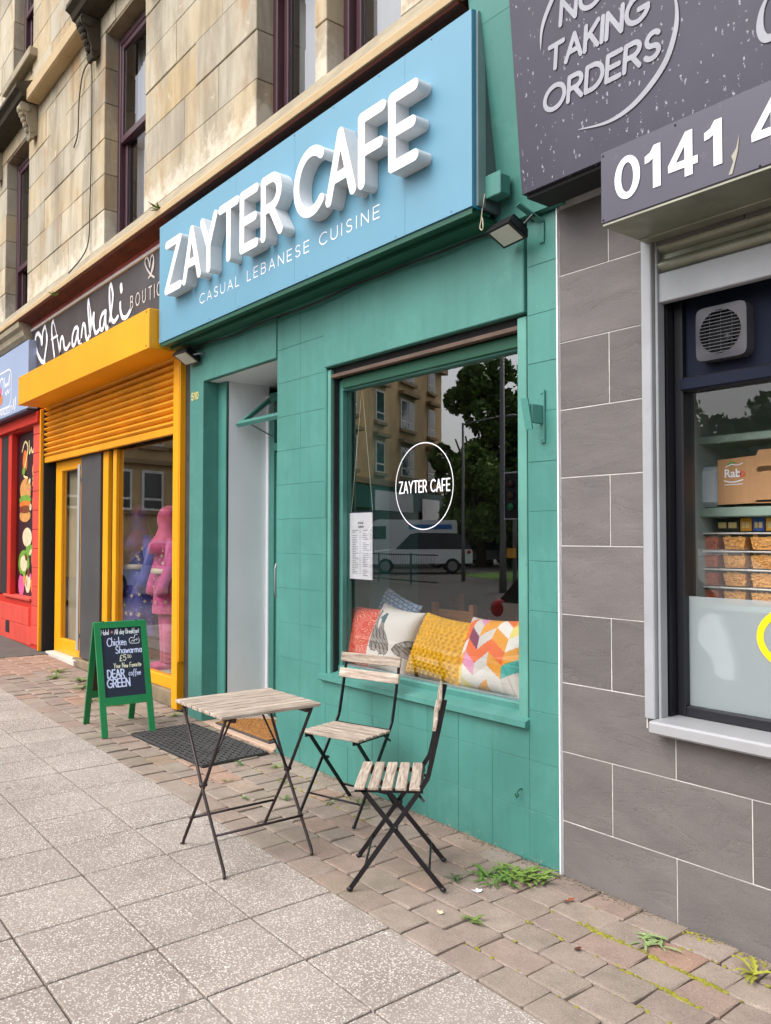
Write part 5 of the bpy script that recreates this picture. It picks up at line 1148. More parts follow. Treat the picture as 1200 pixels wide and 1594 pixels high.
# ================================================================ FURNITURE
# slatted folding table
tcx, tcy = -3.432, -.958; tz = gz(tcx)
tbl = thing('bistro_table', 'small square folding table with weathered wood slats and thin dark legs', 'table', (tcx, tcy, tz), R(-1.5))
TW, TD, THT = .49, .50, .683
nsl = 8; w = TW / nsl
for i in range(nsl):
    m = MB(); m.cbox(-TD / 2, TD / 2, -w / 2 + .0038, w / 2 - .0038, -.016, 0, .003)
    o = m.build('slat', WOOD, tbl, loc=(-TW / 2 + (i + .5) * w, rs.uniform(-.002, .002), THT + rs.uniform(-.001, .001)), rot=(0, 0, R(90)), local=True)
for y in (-.185, .185):
    m = MB(); m.cbox(-TW / 2 + .01, TW / 2 - .01, y - .011, y + .011, THT - .036, THT - .017, .002); m.build('rail', IRON, tbl, local=True)
fx = .226; yl = .218
for y, sgn in ((-yl, 1), (yl, -1)):
    # two crossing tubular legs on each side, hooked feet
    for s, dy in ((1, -.008), (-1, .008)):
        m = MB(); m.tube([(-s * .205, y + dy, THT - .02), (s * .0, y + dy, .335), (s * fx, y + dy, .025), (s * (fx + .004), y + dy, .008), (s * (fx - .006 + .022), y + dy - .006, .004)], .0075, 8)
        m.build('leg', IRON, tbl, True, local=True)
    m = MB(); m.tube([(0, y - .016, .335), (0, y + .016, .335)], .010, 8); m.build('pivot', IRON, tbl, True, local=True)
    m = MB(); m.tube([(0, y, .335), (0, y + sgn * .16, THT - .025)], .005, 8); m.build('brace', IRON, tbl, True, local=True)
for s in (-1, 1):
    m = MB(); m.tube([(s * fx * .62, -yl, .15), (s * fx * .62, yl, .15)], .006, 8); m.build('stretcher', IRON, tbl, True, local=True)

# slatted folding chairs: x = width, -y = front
def chair(label, loc, rz):
    t = thing('folding_chair', label, 'chair', loc, rz, 'folding bistro chairs outside cafe')
    W = .385; hw = W / 2 - .012; ZS = .432
    ns = 5; d = .285 / ns
    for i in range(ns):
        y = -.165 + (i + .5) * d
        m = MB(); m.cbox(-W / 2, W / 2, -d / 2 + .006, d / 2 - .006, -.014, 0, .003); m.build('seat_slat', WOOD, t, loc=(0, y, ZS), local=True)
    for z, y in ((.775, .205), (.69, .188)):
        m = MB(); m.cbox(-W / 2 - .01, W / 2 + .01, -.007, .007, -.026, .026, .003); m.build('back_slat', WOOD, t, loc=(0, y - .012, z), rot=(R(-12), 0, 0), local=True)
    for s in (-1, 1):
        x = s * hw
        # long bar: backrest top, bends at the seat, down to the front foot
        pts = [(x, .215, .79), (x, .192, .68), (x, .165, .56), (x, .145, .47), (x, .09, .385), (x, -.175, .012)]
        m = MB()
        for a, b in zip(pts[:-1], pts[1:]): m.bar(a, b, .020, .006, (0, 1, 0.0))
        m.ell((x, -.177, .010), (.010, .014, .010), 8, 6)
        m.build('back_leg', BLACK, t, local=True)
        x2 = s * (hw - .022)
        m = MB(); m.bar((x2, -.13, ZS - .018), (x2, .205, .012), .020, .006, (0, 1, 0)); m.ell((x2, .207, .010), (.010, .014, .010), 8, 6); m.build('front_leg', BLACK, t, local=True)
        m = MB(); m.bar((x2, -.16, ZS - .023), (x2, .125, ZS - .023), .018, .006, (0, 0, 1)); m.build('seat_rail', BLACK, t, local=True)
        m = MB(); m.tube([(x2 - .012 * s, .014, .262), (x + .006 * s, .014, .262)], .008, 8); m.build('pivot', BLACK, t, True, local=True)
        m = MB(); m.bar((x2, .10, ZS - .03), (x, .13, ZS - .06), .012, .004, (0, 1, 0)); m.build('link', BLACK, t, local=True)
    m = MB(); m.tube([(-hw, .120, .43), (hw, .120, .43)], .005, 6); m.build('cross_rod', BLACK, t, True, local=True)
    m = MB(); m.tube([(-hw, -.115, .10), (hw, -.115, .10)], .005, 6); m.build('cross_rod', BLACK, t, True, local=True)
    m = MB(); m.tube([(-hw + .02, .15, .085), (hw - .02, .15, .085)], .005, 6); m.build('cross_rod', BLACK, t, True, local=True)
    return t
ch1 = chair('folding chair with pale wood slats standing by cafe window sill, its back to the wall', (-3.55, -.29, gz(-3.55)), R(15))
ch2 = dup(ch1, (-2.80, -.585, gz(-2.80)), R(-43), 'folding chair with brown weathered slats nearest the camera, turned side on')

# sandwich board on the pavement, text facing +x
FG = M('bright_green_paint', hx(24, 124, 70), 0.45, 0.12, 5, dirt=0.1, dirtc=hx(12, 70, 40)); CHALKB = M('navy_chalkboard', hx(28, 34, 56), 0.6, 0.2, 6, dirt=0.12, dirtc=hx(90, 96, 116))
sb = thing('sandwich_board', 'green framed chalkboard sandwich board with handwritten cafe offers', 'sandwich board', (-5.985, -.59, gz(-5.985)), R(-5))
SBH, SBW, LEAN = .775, .375, .245
def leaf(side, mat_board, board_name):
    def P(y, t, off):     # y across, t height 0..1, off along the outward normal
        n = Vector((SBH, 0, LEAN)).normalized()
        x = LEAN * (1 - t); p = Vector((x + .012, 0, t * SBH)) + n * off; return (side * p.x, y * side, p.z)
    def slab_(y0, y1, t0, t1, o0, o1, nm, mt, par_):
        m = MB(); m.hexa([P(y0, t0, o0), P(y1, t0, o0), P(y1, t0, o1), P(y0, t0, o1), P(y0, t1, o0), P(y1, t1, o0), P(y1, t1, o1), P(y0, t1, o1)]); return m.build(nm, mt, par_, local=True)
    h_ = SBW / 2
    for s in (-1, 1): slab_(min(s * h_, s * (h_ - .042)), max(s * h_, s * (h_ - .042)), 0, 1, -.01, .012, 'leg', FG, sb)
    slab_(-h_ + .042, h_ - .042, .945, 1, -.01, .0118, 'top_rail', FG, sb); slab_(-h_ + .042, h_ - .042, .265, .335, -.01, .0118, 'bottom_rail', FG, sb)
    bd = slab_(-h_ + .042, h_ - .042, .335, .945, -.006, .002, board_name, mat_board, sb)
    return P, bd
P2, bk_ = leaf(-1, M('brown_board_back', hx(70, 44, 30), 0.8, 0.2, 6), 'back_board')
P1, brd = leaf(1, CHALKB, 'chalkboard')
inv = -1   # seen from +x the board's left is -y
Wb, Hb = .291, .61 * SBH
def chalk(text, u, v, h, width, sw, mat, jit=.06, nm='chalk_lettering', slant=.1):
    mb = MB()
    def pl(a, b, d): return P1(-Wb / 2 + a, .335 + b / SBH, .0028)
    for gph in layout(text, u, v, h, .2, jit=jit, slant=slant, width=width): stroke_mb(gph, sw, .001, pl, sw / 3, mb, False)
    mb.build(nm, mat, brd, local=True)
CHW = M('chalk_white', hx(232, 234, 240), 0.9, 0.08, 30); CHB = M('chalk_pale_blue', hx(206, 214, 246), 0.9, 0.06, 30); CHC = M('chalk_cream', hx(226, 222, 196), 0.9, 0.08, 30); CHP = M('chalk_pink', hx(220, 130, 150), 0.9)
chalk('Halal', .004, .430, .034, .052, .0042, CHW); chalk('*', .072, .428, .034, None, .004, CHP); chalk('All day Breakfast', .098, .430, .034, .178, .0042, CHW)
chalk('Chicken', .04, .350, .055, .135, .0062, CHB); chalk('Shawarma', .096, .295, .048, .186, .0062, CHB)
chalk('£5', .12, .243, .040, .045, .0052, CHC); chalk('50', .178, .258, .020, .026, .0036, CHC)
chalk('Your New Favorite', .075, .196, .032, .196, .0042, CHC)
chalk('DEAR', .028, .132, .052, .118, .0090, CHB, .03, slant=0); chalk('GREEN', .022, .068, .055, .158, .0090, CHB, .03, slant=0); chalk('coffee', .178, .138, .042, .086, .0046, CHB)
mb = MB()
for pl_ in ([(.205, .36), (.20, .385), (.215, .40), (.235, .395), (.245, .415), (.262, .418), (.27, .40), (.268, .36), (.205, .36)], [(.215, .372), (.228, .38), (.235, .37), (.243, .385), (.255, .378), (.258, .392)]):
    stroke_mb([smooth_line(pl_)], .0038, .001, lambda a, b, d: P1(-Wb / 2 + a, .335 + b / SBH, .0028), .0012, mb, False)
mb.build('chalk_drawing', CHW, brd, local=True)
for s in (-1, 1):
    m = MB(); m.tube([(-.012, s * .12, SBH + .004), (.012, s * .12, SBH + .004)], .006, 8); m.build('hinge', BLACK, sb, local=True)

# rubber honeycomb mat outside the door
mt = thing('rubber_mat', 'black rubber ring mat lying on the blocks before cafe door', 'mat', (-5.24, -.33, gz(-5.24) + .004), R(3))
MWX, MWY = 1.0, .47; m = MB(); nx, ny = 30, 14; cw, chh = MWX / nx, MWY / ny; bw = .0075
for i in range(nx + 1): m.box(-MWX / 2 + i * cw - bw / 2, -MWX / 2 + i * cw + bw / 2, -MWY / 2, MWY / 2, 0, .012)
for j in range(ny + 1): m.box(-MWX / 2, MWX / 2, -MWY / 2 + j * chh - bw / 2, -MWY / 2 + j * chh + bw / 2, .001, .0135)
for i in range(nx):
    for j in range(ny):
        if (i + j) % 2: m.box(-MWX / 2 + i * cw + .003, -MWX / 2 + (i + 1) * cw - .003, -MWY / 2 + (j + .5) * chh - .004, -MWY / 2 + (j + .5) * chh + .004, .0, .010)
mo = m.build('rings', RUBBER, mt, local=True, rot=(0, TILT, 0)); mo['kind'] = 'stuff'
m = MB(); m.cbox(-MWX / 2 - .012, MWX / 2 + .012, -MWY / 2 - .012, MWY / 2 + .012, -.002, .004, .002); m.build('base', M('grimy_rubber_base', hx(38, 36, 36), 0.9, 0.3, 12), mt, local=True, rot=(0, TILT, 0))
# coir half-round mat in the porch
ct = thing('coir_mat', 'half round brown coir doormat with black border in the cafe porch', 'mat', (-5.28, .04, gz(-5.3) + .012))
hf = [(.36 * math.cos(R(a)), .40 * math.sin(R(a))) for a in range(0, 181, 9)]
m = MB(); m.pz([(x * 1.08, y * 1.07 - .012) for x, y in hf], .0, .012); m.build('border', RUBBER, ct, local=True)
m = MB(); m.pz(hf, .0125, .022); q = random.Random(4)
for i in range(1500):
    a, r_ = q.uniform(0, 180), math.sqrt(q.random()); x, y = .355 * r_ * math.cos(R(a)), .01 + .385 * r_ * math.sin(R(a)); dx, dy = q.uniform(-.006, .006), q.uniform(-.006, .006)
    m.add([(x, y, .02), (x + .004, y + .002, .02), (x + dx, y + dy, .034)], [(0, 1, 2)])
m.build('pile', COIR, ct, local=True)

# ================================================================ PILLOWS IN THE WINDOW
def pillow(nm, label, loc, rot, W, H, T, mats, n=40, pick=None, disp=None, smooth=True):
    v = []; f = []; mi = []
    for side in (-1, 1):
        for j in range(n + 1):
            for i in range(n + 1):
                u, w = 2 * i / n - 1, 2 * j / n - 1
                e = (1 - abs(u) ** 2.6) * (1 - abs(w) ** 2.6); t = T / 2 * max(e, 0) ** .5
                pin = 1 - .09 * (1 - w * w) * abs(u) ** 2 ; pinw = 1 - .09 * (1 - u * u) * abs(w) ** 2
                if disp and side == -1: t += disp(u, w) * (e > .02)
                x, z = u * W / 2 * pin, w * H / 2 * pinw
                t += .006 * math.sin(5 * u + 3 * w) * e
                v.append((x, side * t, z))
    s = (n + 1) ** 2
    for side in (0, 1):
        for j in range(n):
            for i in range(n):
                a = side * s + j * (n + 1) + i; q = (a, a + 1, a + n + 2, a + n + 1); f.append(q if side == 0 else q[::-1])
                mi.append(pick((i + .5) / n, (j + .5) / n) if pick else 0)
    b = MB(); b.v = v; b.f = f; b.mi = mi
    me = b.mesh(nm, mats, smooth)
    o = link(nm, me, None, loc, rot, label, 'cushion', 'cushions on the window bench'); return o
def coral_mat():
    m, N, L, b = node_mat('coral_print'); tc = N.new('ShaderNodeTexCoord')
    n1 = noise(N, L, tc.outputs['Object'], 9, 2, .5, 1.6); pp = N.new('ShaderNodeMath'); pp.operation = 'PINGPONG'; pp.inputs[1].default_value = .045; L.new(n1, pp.inputs[0])
    L.new(ramp(N, L, pp.outputs[0], [(.006, hx(246, 176, 150)), (.011, hx(230, 80, 58))]), b.inputs['Base Color']); b.inputs['Roughness'].default_value = .85; return m
def blue_mat():
    m, N, L, b = node_mat('blue_scallop_print'); tc = N.new('ShaderNodeTexCoord'); mp = N.new('ShaderNodeMapping'); mp.inputs['Scale'].default_value = (30, 1, 42); L.new(tc.outputs['Object'], mp.inputs[0])
    br = N.new('ShaderNodeTexBrick'); br.inputs['Scale'].default_value = 1; br.inputs['Color1'].default_value = (*hx(160, 190, 214), 1); br.inputs['Color2'].default_value = (*hx(190, 212, 228), 1); br.inputs['Mortar'].default_value = (*hx(76, 110, 150), 1); br.inputs['Mortar Size'].default_value = .09; br.inputs['Brick Width'].default_value = 1.2; br.inputs['Row Height'].default_value = 1
    cb = N.new('ShaderNodeSeparateXYZ'); L.new(mp.outputs[0], cb.inputs[0]); c2 = N.new('ShaderNodeCombineXYZ'); L.new(cb.outputs[0], c2.inputs[0]); L.new(cb.outputs[2], c2.inputs[1]); L.new(c2.outputs[0], br.inputs['Vector'])
    L.new(br.outputs['Color'], b.inputs['Base Color']); b.inputs['Roughness'].default_value = .85; return m
PW = M('cream_cotton', hx(226, 222, 214), .9, .06, 6); PGR = M('duck_grey_print', hx(150, 144, 136), .9, .35, 40); PGD = M('duck_dark_print', hx(74, 74, 78), .9, .3, 60); PGT = M('duck_teal_print', hx(70, 106, 116), .9, .2, 60)
def inside(poly, x, y):
    r_ = False; j = len(poly) - 1
    for i in range(len(poly)):
        if (poly[i][1] > y) != (poly[j][1] > y) and x < (poly[j][0] - poly[i][0]) * (y - poly[i][1]) / (poly[j][1] - poly[i][1]) + poly[i][0]: r_ = not r_
        j = i
    return r_
DUCK = [(.40, .30), (.36, .42), (.33, .52), (.34, .62), (.33, .68), (.27, .69), (.33, .73), (.36, .78), (.41, .77), (.42, .70), (.42, .62), (.45, .56), (.53, .50), (.60, .42), (.63, .32), (.58, .26), (.48, .25)]
LEGS = [[(.46, .26), (.48, .26), (.47, .14), (.44, .11), (.50, .12)], [(.55, .26), (.57, .26), (.58, .15), (.55, .11), (.61, .13)]]
DUCK = [((x - .47) * 1.35 + .5, (y - .45) * 1.18 + .47) for x, y in DUCK]; LEGS = [[((x - .47) * 1.35 + .5, (y - .45) * 1.18 + .47) for x, y in l] for l in LEGS]
DUCK2 = [(x * .8 - .12, y * 1.02 + .01) for x, y in DUCK]; DUCK3 = [(1.62 - x * 1.2, y * .8 + .1) for x, y in DUCK]
def duck_pick(u, w):
    for i, dk in enumerate((DUCK, DUCK2, DUCK3)):
        if inside(dk, u, w):
            if i == 0 and w > .69: return 3
            return 2 if (math.sin(u * 60 + math.sin(w * 30) * 2 + w * 90) > .55 and w < .62) or not all(inside(dk, u + du, w + dw) for du, dw in ((.014, 0), (-.014, 0), (0, .014), (0, -.014))) else 1
    for lg_ in LEGS:
        if inside(lg_, u, w): return 2
    return 0
CH = [M('chev_%d' % i, c, .85, .06, 10) for i, c in enumerate((hx(236, 232, 224), hx(214, 208, 200), hx(240, 222, 120), hx(236, 160, 44), hx(236, 108, 44), hx(226, 150, 186), hx(128, 44, 84), hx(64, 172, 160)))]
qc = random.Random(8); CT = {}
def chev_pick(u, w):
    cI = int(u * 5); fr_ = u * 5 - cI; k = w * 6 + (fr_ if cI % 2 else 1 - fr_) * .9; r_ = int(k)
    if (cI, r_) not in CT: CT[(cI, r_)] = qc.choice([0, 0, 0, 1, 1, 2, 3, 4, 5, 6, 7, 2, 3])
    return CT[(cI, r_)]
def knob(u, w):
    return .011 * max(0, math.cos(u * math.pi * 13 + (.5 * math.pi if int((w + 1) * 8.5) % 2 else 0))) ** .6 * max(0, math.cos(((w + 1) * 8.5 % 1 - .5) * math.pi)) ** .6
pillow('cushion', 'coral red cushion with pale wavy lines at left end of the window bench', (-4.10, .235, .845), (R(-14), R(3), R(16)), .34, .40, .2, [coral_mat()])
pillow('cushion', 'pale blue scalloped cushion tucked behind the duck cushion', (-4.12, .45, .92), (R(-20), R(20), R(4)), .36, .40, .14, [blue_mat()])
pillow('cushion', 'cream cushion printed with grey ducks between coral and yellow ones', (-3.85, .265, .85), (R(-20), R(6), R(2)), .37, .41, .19, [PW, PGR, PGD, PGT], 90, duck_pick)
pillow('cushion', 'mustard yellow cushion with knobbly rows in the middle of the bench', (-3.39, .265, .838), (R(-24), R(4), R(0)), .50, .38, .2, [M('mustard_wool', hx(228, 172, 24), .9, .15, 20, .2, 200)], 150, None, knob)
pillow('cushion', 'multicoloured chevron cushion at right end of the window bench', (-3.0, .255, .85), (R(-20), R(-3), R(-5)), .52, .41, .2, CH, 80, chev_pick)
# menu hung in the window
t = thing('menu_board', 'white printed menu in dark frame hanging on strings inside cafe window', 'menu', (-3.98, .125, 1.21))
B('frame', M('navy_frame', hx(36, 40, 66), .4), -4.105, -3.865, .122, .132, 1.205, 1.62, t, .002)
B('page', WHITE, -4.097, -3.873, .119, .1215, 1.213, 1.612, t)
TXT = M('grey_print', hx(120, 124, 134), .8); m = MB(); q = random.Random(6)
for cI, x0 in enumerate((-4.07, -3.965)):
    for i in range(26):
        z = 1.505 - i * .0108
        if q.random() < .12: continue
        m.box(x0, x0 + q.uniform(.03, .065), .1184, .1189, z, z + .0036); m.box(x0 + .074, x0 + .082, .1184, .1189, z, z + .0036)
m.build('menu_text', TXT, t, kind='stuff')
m = MB()
for gph in layout('ZAYTER CAFE', -4.015, 1.545, .011, .2, width=.055) + layout('ZAYTER CAFE', -4.01, 1.522, .011, .2, width=.055): stroke_mb(gph, .0018, .001, wall_place(.1184), None, m, False)
m.build('menu_heading', M('dark_print', hx(60, 60, 70), .8), t)
m = MB(); m.tube([(-4.09, .127, 1.62), (-3.99, .13, 2.36)], .0016, 5); m.tube([(-3.878, .127, 1.62), (-3.985, .13, 2.36)], .0016, 5); m.build('string', M('pale_string', hx(176, 186, 170), .9), t)
# wooden chairs and table deep in the cafe
OAK = M('oak_brown', hx(150, 98, 56), .6, .25, 8, stretch=(1, 1, 6))
def wchair(label, x, y, rz):
    t = thing('dining_chair', label, 'chair', (x, y, .06), rz, 'wooden chairs inside cafe')
    for s in (-1, 1):
        m = MB(); m.hexa([(s * .17 - .02, .16, 0), (s * .17 + .02, .16, 0), (s * .17 + .02, .2, 0), (s * .17 - .02, .2, 0), (s * .175 - .018, .22, .98), (s * .175 + .018, .22, .98), (s * .175 + .018, .255, .98), (s * .175 - .018, .255, .98)]); m.build('back_post', OAK, t, local=True)
        m = MB(); m.cbox(s * .17 - .02, s * .17 + .02, -.2, -.16, 0, .45, .004); m.build('leg', OAK, t, local=True)
    for z in (.90, .72):
        m = MB(); m.cbox(-.16, .16, .205, .23, z - .035, z + .035, .005); m.build('back_rail', OAK, t, local=True)
    m = MB(); m.cbox(-.21, .21, -.22, .2, .45, .475, .006); m.build('seat', OAK, t, local=True)
wchair('oak dining chair showing its back above the yellow cushion inside cafe', -3.88, 1.02, R(180)); wchair('reddish wooden chair deep in the dark of the cafe', -4.55, 1.75, R(150))
t = thing('cafe_table', 'dark round table inside the cafe behind the oak chair', 'table', (-3.9, 1.75, .06)); m = MB(); m.lathe((-3.9, 1.75, .06), [(.25, 0), (.25, .02), (.03, .04), (.03, .70)], 20); m.build('pedestal', BLACK, t, True); m = MB(); m.lathe((-3.9, 1.75, .76), [(.35, 0), (.36, .012), (.35, .025)], 28); m.build('top', M('dark_table_top', hx(60, 56, 54), .4), t)

# ================================================================ SMALL FITTINGS
fl_ = thing('floodlight', 'black floodlight with pale lens under right end of cafe sign', 'floodlight', (-2.52, -.05, 2.85))
def floodlight(root, c, rx, rz, w, h):
    M4 = Matrix.Translation(c) @ Matrix.Rotation(rz, 4, 'Z') @ Matrix.Rotation(rx, 4, 'X')
    tr = lambda mb: setattr(mb, 'v', [tuple(M4 @ Vector(p)) for p in mb.v]) or mb
    m = MB(); m.hexa([(-w * .42, .03, -h * .42), (w * .42, .03, -h * .42), (w * .42, .03, h * .42), (-w * .42, .03, h * .42), (-w / 2, -.01, -h / 2), (w / 2, -.01, -h / 2), (w / 2, -.01, h / 2), (-w / 2, -.01, h / 2)]); m.box(-w / 2, w / 2, -.02, -.0105, -h / 2, h / 2)
    for i in range(6): m.box(-w * .36 + i * w * .14, -w * .36 + i * w * .14 + .006, .0305, .045, -h * .36, h * .36)
    tr(m).build('housing', BLACK, root)
    m = MB(); m.box(-w * .4, w * .4, -.0225, -.0205, -h * .4, h * .4); tr(m).build('lens', M('pale_lens', hx(204, 206, 196), .25, .1, 12), root)
floodlight(fl_, (-2.555, -.125, 2.85), R(62), R(-8), .165, .118)
m = MB(); m.tube([(-2.48, -.10, 2.87), (-2.45, -.08, 2.905), (-2.47, -.03, 2.92), (-2.53, -.02, 2.925)], .006, 6); m.build('bracket', BLACK, fl_)
fl2 = thing('floodlight', 'small white lensed floodlight at left corner under cafe sign', 'floodlight', (-5.95, -.05, 2.85)); floodlight(fl2, (-5.93, -.10, 2.86), R(60), R(5), .20, .14)
m = MB(); m.tube([(-5.84, -.09, 2.86), (-5.80, -.05, 2.87), (-5.80, .0, 2.87)], .007, 6); m.build('bracket', ALU, fl2)
jb = thing('junction_box', 'green painted square junction box beside right end of cafe sign', 'junction box', (-2.62, -.1, 3.02)); m = MB(); m.cbox(-2.667, -2.575, -.15, -.08, 3.03, 3.13, .008); m.build('box', TEAL, jb); m = MB(); m.cbox(-2.672, -2.57, -.158, -.1505, 3.026, 3.134, .004); m.build('cover', TEAL, jb)
for z in (3.06, 3.10):
    m = MB(); m.tube([(-2.667, -.11, z), (-2.69, -.11, z)], .009, 8); m.build('gland', ALU, jb)
m = MB(); m.tube(smooth_line([(-2.665, -.16, 3.05), (-2.672, -.17, 2.98), (-2.68, -.17, 2.93), (-2.69, -.168, 2.90), (-2.68, -.165, 2.885), (-2.67, -.168, 2.90), (-2.672, -.17, 2.94)]), .003, 5); m.build('cable', M('beige_cable', hx(196, 186, 160), .7), label='short beige cable end looped below the junction box', cat='cable')
m = MB(); q = random.Random(9); m.tube(smooth_line([(-6.0 + i * .24, -.05 + q.uniform(-.012, .012), 2.92 + q.uniform(-.012, .006)) for i in range(15)]), .006, 6); m.build('cable', BLACK, label='black cable sagging along the wall under cafe sign', cat='cable')
wb = thing('wall_bracket', 'teal painted steel bracket on pier right of cafe window', 'bracket', (-2.46, -.02, 1.89)); B('plate', TEAL, -2.472, -2.446, -.012, -.0015, 1.89, 2.13, wb, .002); B('arm', TEAL, -2.47, -2.452, -.085, -.0125, 1.975, 2.06, wb, .003)
m = MB(); m.hexa([(-2.485, -.086, 1.945), (-2.445, -.086, 1.945), (-2.445, -.094, 1.945), (-2.485, -.094, 1.945), (-2.50, -.100, 2.085), (-2.46, -.100, 2.085), (-2.46, -.108, 2.085), (-2.50, -.108, 2.085)]); m.build('tab', TEAL, wb)
for z in (1.905, 2.115):
    m = MB(); m.ell((-2.459, -.013, z), (.006, .004, .006), 8, 5); m.build('bolt', TEAL, wb)
hk = thing('iron_bracket', 'small teal iron bracket under the fascia beside takeaway sign', 'bracket', (-2.45, -.05, 2.93)); m = MB(); m.bar((-2.46, -.005, 2.80), (-2.46, -.005, 2.90), .03, .008, (1, 0, 0)); m.bar((-2.46, -.01, 2.895), (-2.50, -.12, 2.96), .03, .008, (1, 0, 0)); m.build('strap', TEAL, hk)
m = MB(); m.tube([(-2.60, .004, .315), (-2.60, -.02, .315), (-2.60, -.03, .305), (-2.595, -.03, .29), (-2.605, -.03, .28), (-2.615, -.028, .295)], .004, 6); m.build('hook', TEALD, label='small hook eye screwed into teal wall below cafe window', cat='hook')
NUM = M('gold_numerals', hx(226, 206, 130), .4)
t = thing('house_number', 'gold house number 510 on teal pilaster', 'house number', (-5.96, -.013, 2.53))
for gph in layout('510', -6.022, 2.540, .052, .25, width=.115): stroke_mb(gph, .0095, .003, wall_place(-.0155), None).build('numeral', [NUM, NUM], t)

# ================================================================ WEEDS AND LITTER
LEAF = [M('leaf_green_%d' % i, c, .6, .25, 25, rand=.1) for i, c in enumerate((hx(84, 116, 46), hx(110, 136, 56), hx(72, 104, 52)))]
YG = M('moss_yellow_green', hx(140, 136, 44), .95, .35, 40, .6, 200)
def weed(label, x, y, n, L0, seed, mat, flat=.35, nm='weed', spread=.012):
    q = random.Random(seed); m = MB(); z0 = gz(x)
    for i in range(n):
        a = q.uniform(0, 2 * math.pi); l = L0 * q.uniform(.55, 1.1); wd = l * q.uniform(.09, .16); up = q.uniform(.06, flat + .12)
        seg = 9; base = Vector((x + q.uniform(-spread, spread), min(y + q.uniform(-spread, spread), -.02), z0)); d = Vector((math.cos(a), math.sin(a), 0)); s = Vector((-d.y, d.x, 0)); v = []; f = []
        for k in range(seg + 1):
            t_ = k / seg; p = base + d * l * t_ + Vector((0, 0, l * (up * math.sin(t_ * 2.1) * .6 + .03)))
            ww = wd * (math.sin(math.pi * (t_ * .92 + .06)) ** .8) * (1.0 if k % 2 else .42)
            v += [p - s * ww + Vector((0, 0, ww * .3)), p, p + s * ww + Vector((0, 0, ww * .3))]
        for k in range(seg):
            for c_ in (0, 1): f.append((3 * k + c_, 3 * k + c_ + 1, 3 * k + c_ + 4, 3 * k + c_ + 3))
        m.add(v, f)
    return m.build(nm, mat, label=label, cat='weed', group='weeds in the paving')
weed('large dandelion weed clump at foot of teal wall corner', -2.44, -.15, 46, .105, 1, LEAF[1], spread=.065)
for o in [weed('dandelion leaves spreading beside the large clump at teal wall corner', -2.50, -.28, 30, .10, 2, LEAF[0], spread=.06)]: pass
weed('pale cut weed lying on blocks under takeaway window', -1.79, -.20, 22, .075, 3, M('pale_wilted_leaf', hx(140, 162, 104), .7, .2, 20), .05, spread=.05)
weed('small weed left of the large dandelion clump', -2.62, -.40, 9, .07, 4, LEAF[2])
weed('small yellow green weed by the slab edge in front of chair', -2.30, -.62, 10, .06, 5, LEAF[1])
weed('weed tuft at far right foot of grey tiled wall', -1.44, -.13, 12, .09, 6, M('yellowish_leaf', hx(150, 150, 50), .7, .2, 20), .6)
for i, (x, y, n, l) in enumerate(((-3.92, -.46, 8, .06), (-4.18, -.30, 8, .06), (-3.72, -.26, 7, .07), (-4.05, -.62, 7, .05), (-4.45, -.17, 9, .06), (-4.62, -.33, 8, .06), (-3.60, -.18, 8, .06), (-4.4, -.55, 6, .05))):
    weed(['small weed tuft nearest the far table legs', 'small weed at the corner of the rubber mat', 'weed under the chair by the window sill', 'small weed between table foot and slab edge', 'weed tuft by the teal pier foot', 'weed tuft at right edge of the rubber mat', 'weed at wall foot behind the window chair', 'tiny weed by the slab edge below the mat'][i], x, y, n, l, 30 + i, LEAF[i % 3], .5)
for i, (x, y) in enumerate(((-7.9, -.22), (-8.2, -.35), (-7.55, -.33), (-8.5, -.25))):
    weed(['low grassy weed before the boutique door', 'low weed left of the sandwich board nearest the slabs', 'low weed right of the boutique door handle', 'leftmost low weed before the boutique'][i], x, y, 12, .13, 60 + i, LEAF[i % 2], .4)
for i, (x, y) in enumerate(((-7.0, -.42), (-6.75, -.3), (-6.1, -.12))):
    weed(['weed beside the left leg of the sandwich board', 'weed behind the sandwich board', 'weed at foot of the yellow post'][i], x, y, 9, .09, 70 + i, LEAF[(i + 1) % 2], .4)
weed('fern weed growing on ledge above left end of cafe sign', -6.52, -.17, 1, .01, 90, LEAF[1]) if False else None
def ledge_weed(label, x, y, z, L0, seed):
    q = random.Random(seed); m = MB()
    for i in range(9):
        a = q.uniform(-2.9, -.2); l = L0 * q.uniform(.6, 1.1); d = Vector((math.cos(a), math.sin(a) * .6, q.uniform(.0, .5))).normalized(); s = d.cross(Vector((0, 0, 1))).normalized(); b = Vector((x, y, z)); 
        v = [b, b + d * l * .4 + s * l * .14, b + d * l, b + d * l * .4 - s * l * .14]; m.add(v, [(0, 1, 2, 3)])
    m.build('weed', LEAF[1], label=label, cat='weed', group='weeds on the cornice')
ledge_weed('yellow green weed sprouting on cornice above the Z of cafe sign', -6.22, -.21, 4.07, .11, 1); ledge_weed('small fern weed in rusty cove above boutique sign', -8.85, -.20, 3.98, .12, 2)
# moss in the joints
q = random.Random(12); m = MB()
def moss(x0, x1, y, n, wy=.006):
    for i in range(n):
        x = q.uniform(x0, x1); yy = y + q.gauss(0, wy); r_ = q.uniform(.003, .008); m.ell((x, yy, gz(x) - .002), (r_ * 1.4, r_, r_ * .7), 6, 4)
for j in range(1, 6):
    y = EDGE + j * CD; moss(-2.2, -1.3, y, 10); 
moss(-2.05, -1.45, EDGE + 4 * CD, 260); moss(-1.75, -1.45, EDGE + 3 * CD, 60); moss(-4.6, -3.4, EDGE + 4 * CD, 60); moss(-4.6, -3.4, EDGE + 5 * CD, 40); moss(-8.6, -6.3, EDGE + 4 * CD, 90, .01); moss(-1.85, -1.3, -.03, 90, .015)
m.build('moss', YG, label='yellow green moss filling joints between the paving blocks', cat='moss', kind='stuff')
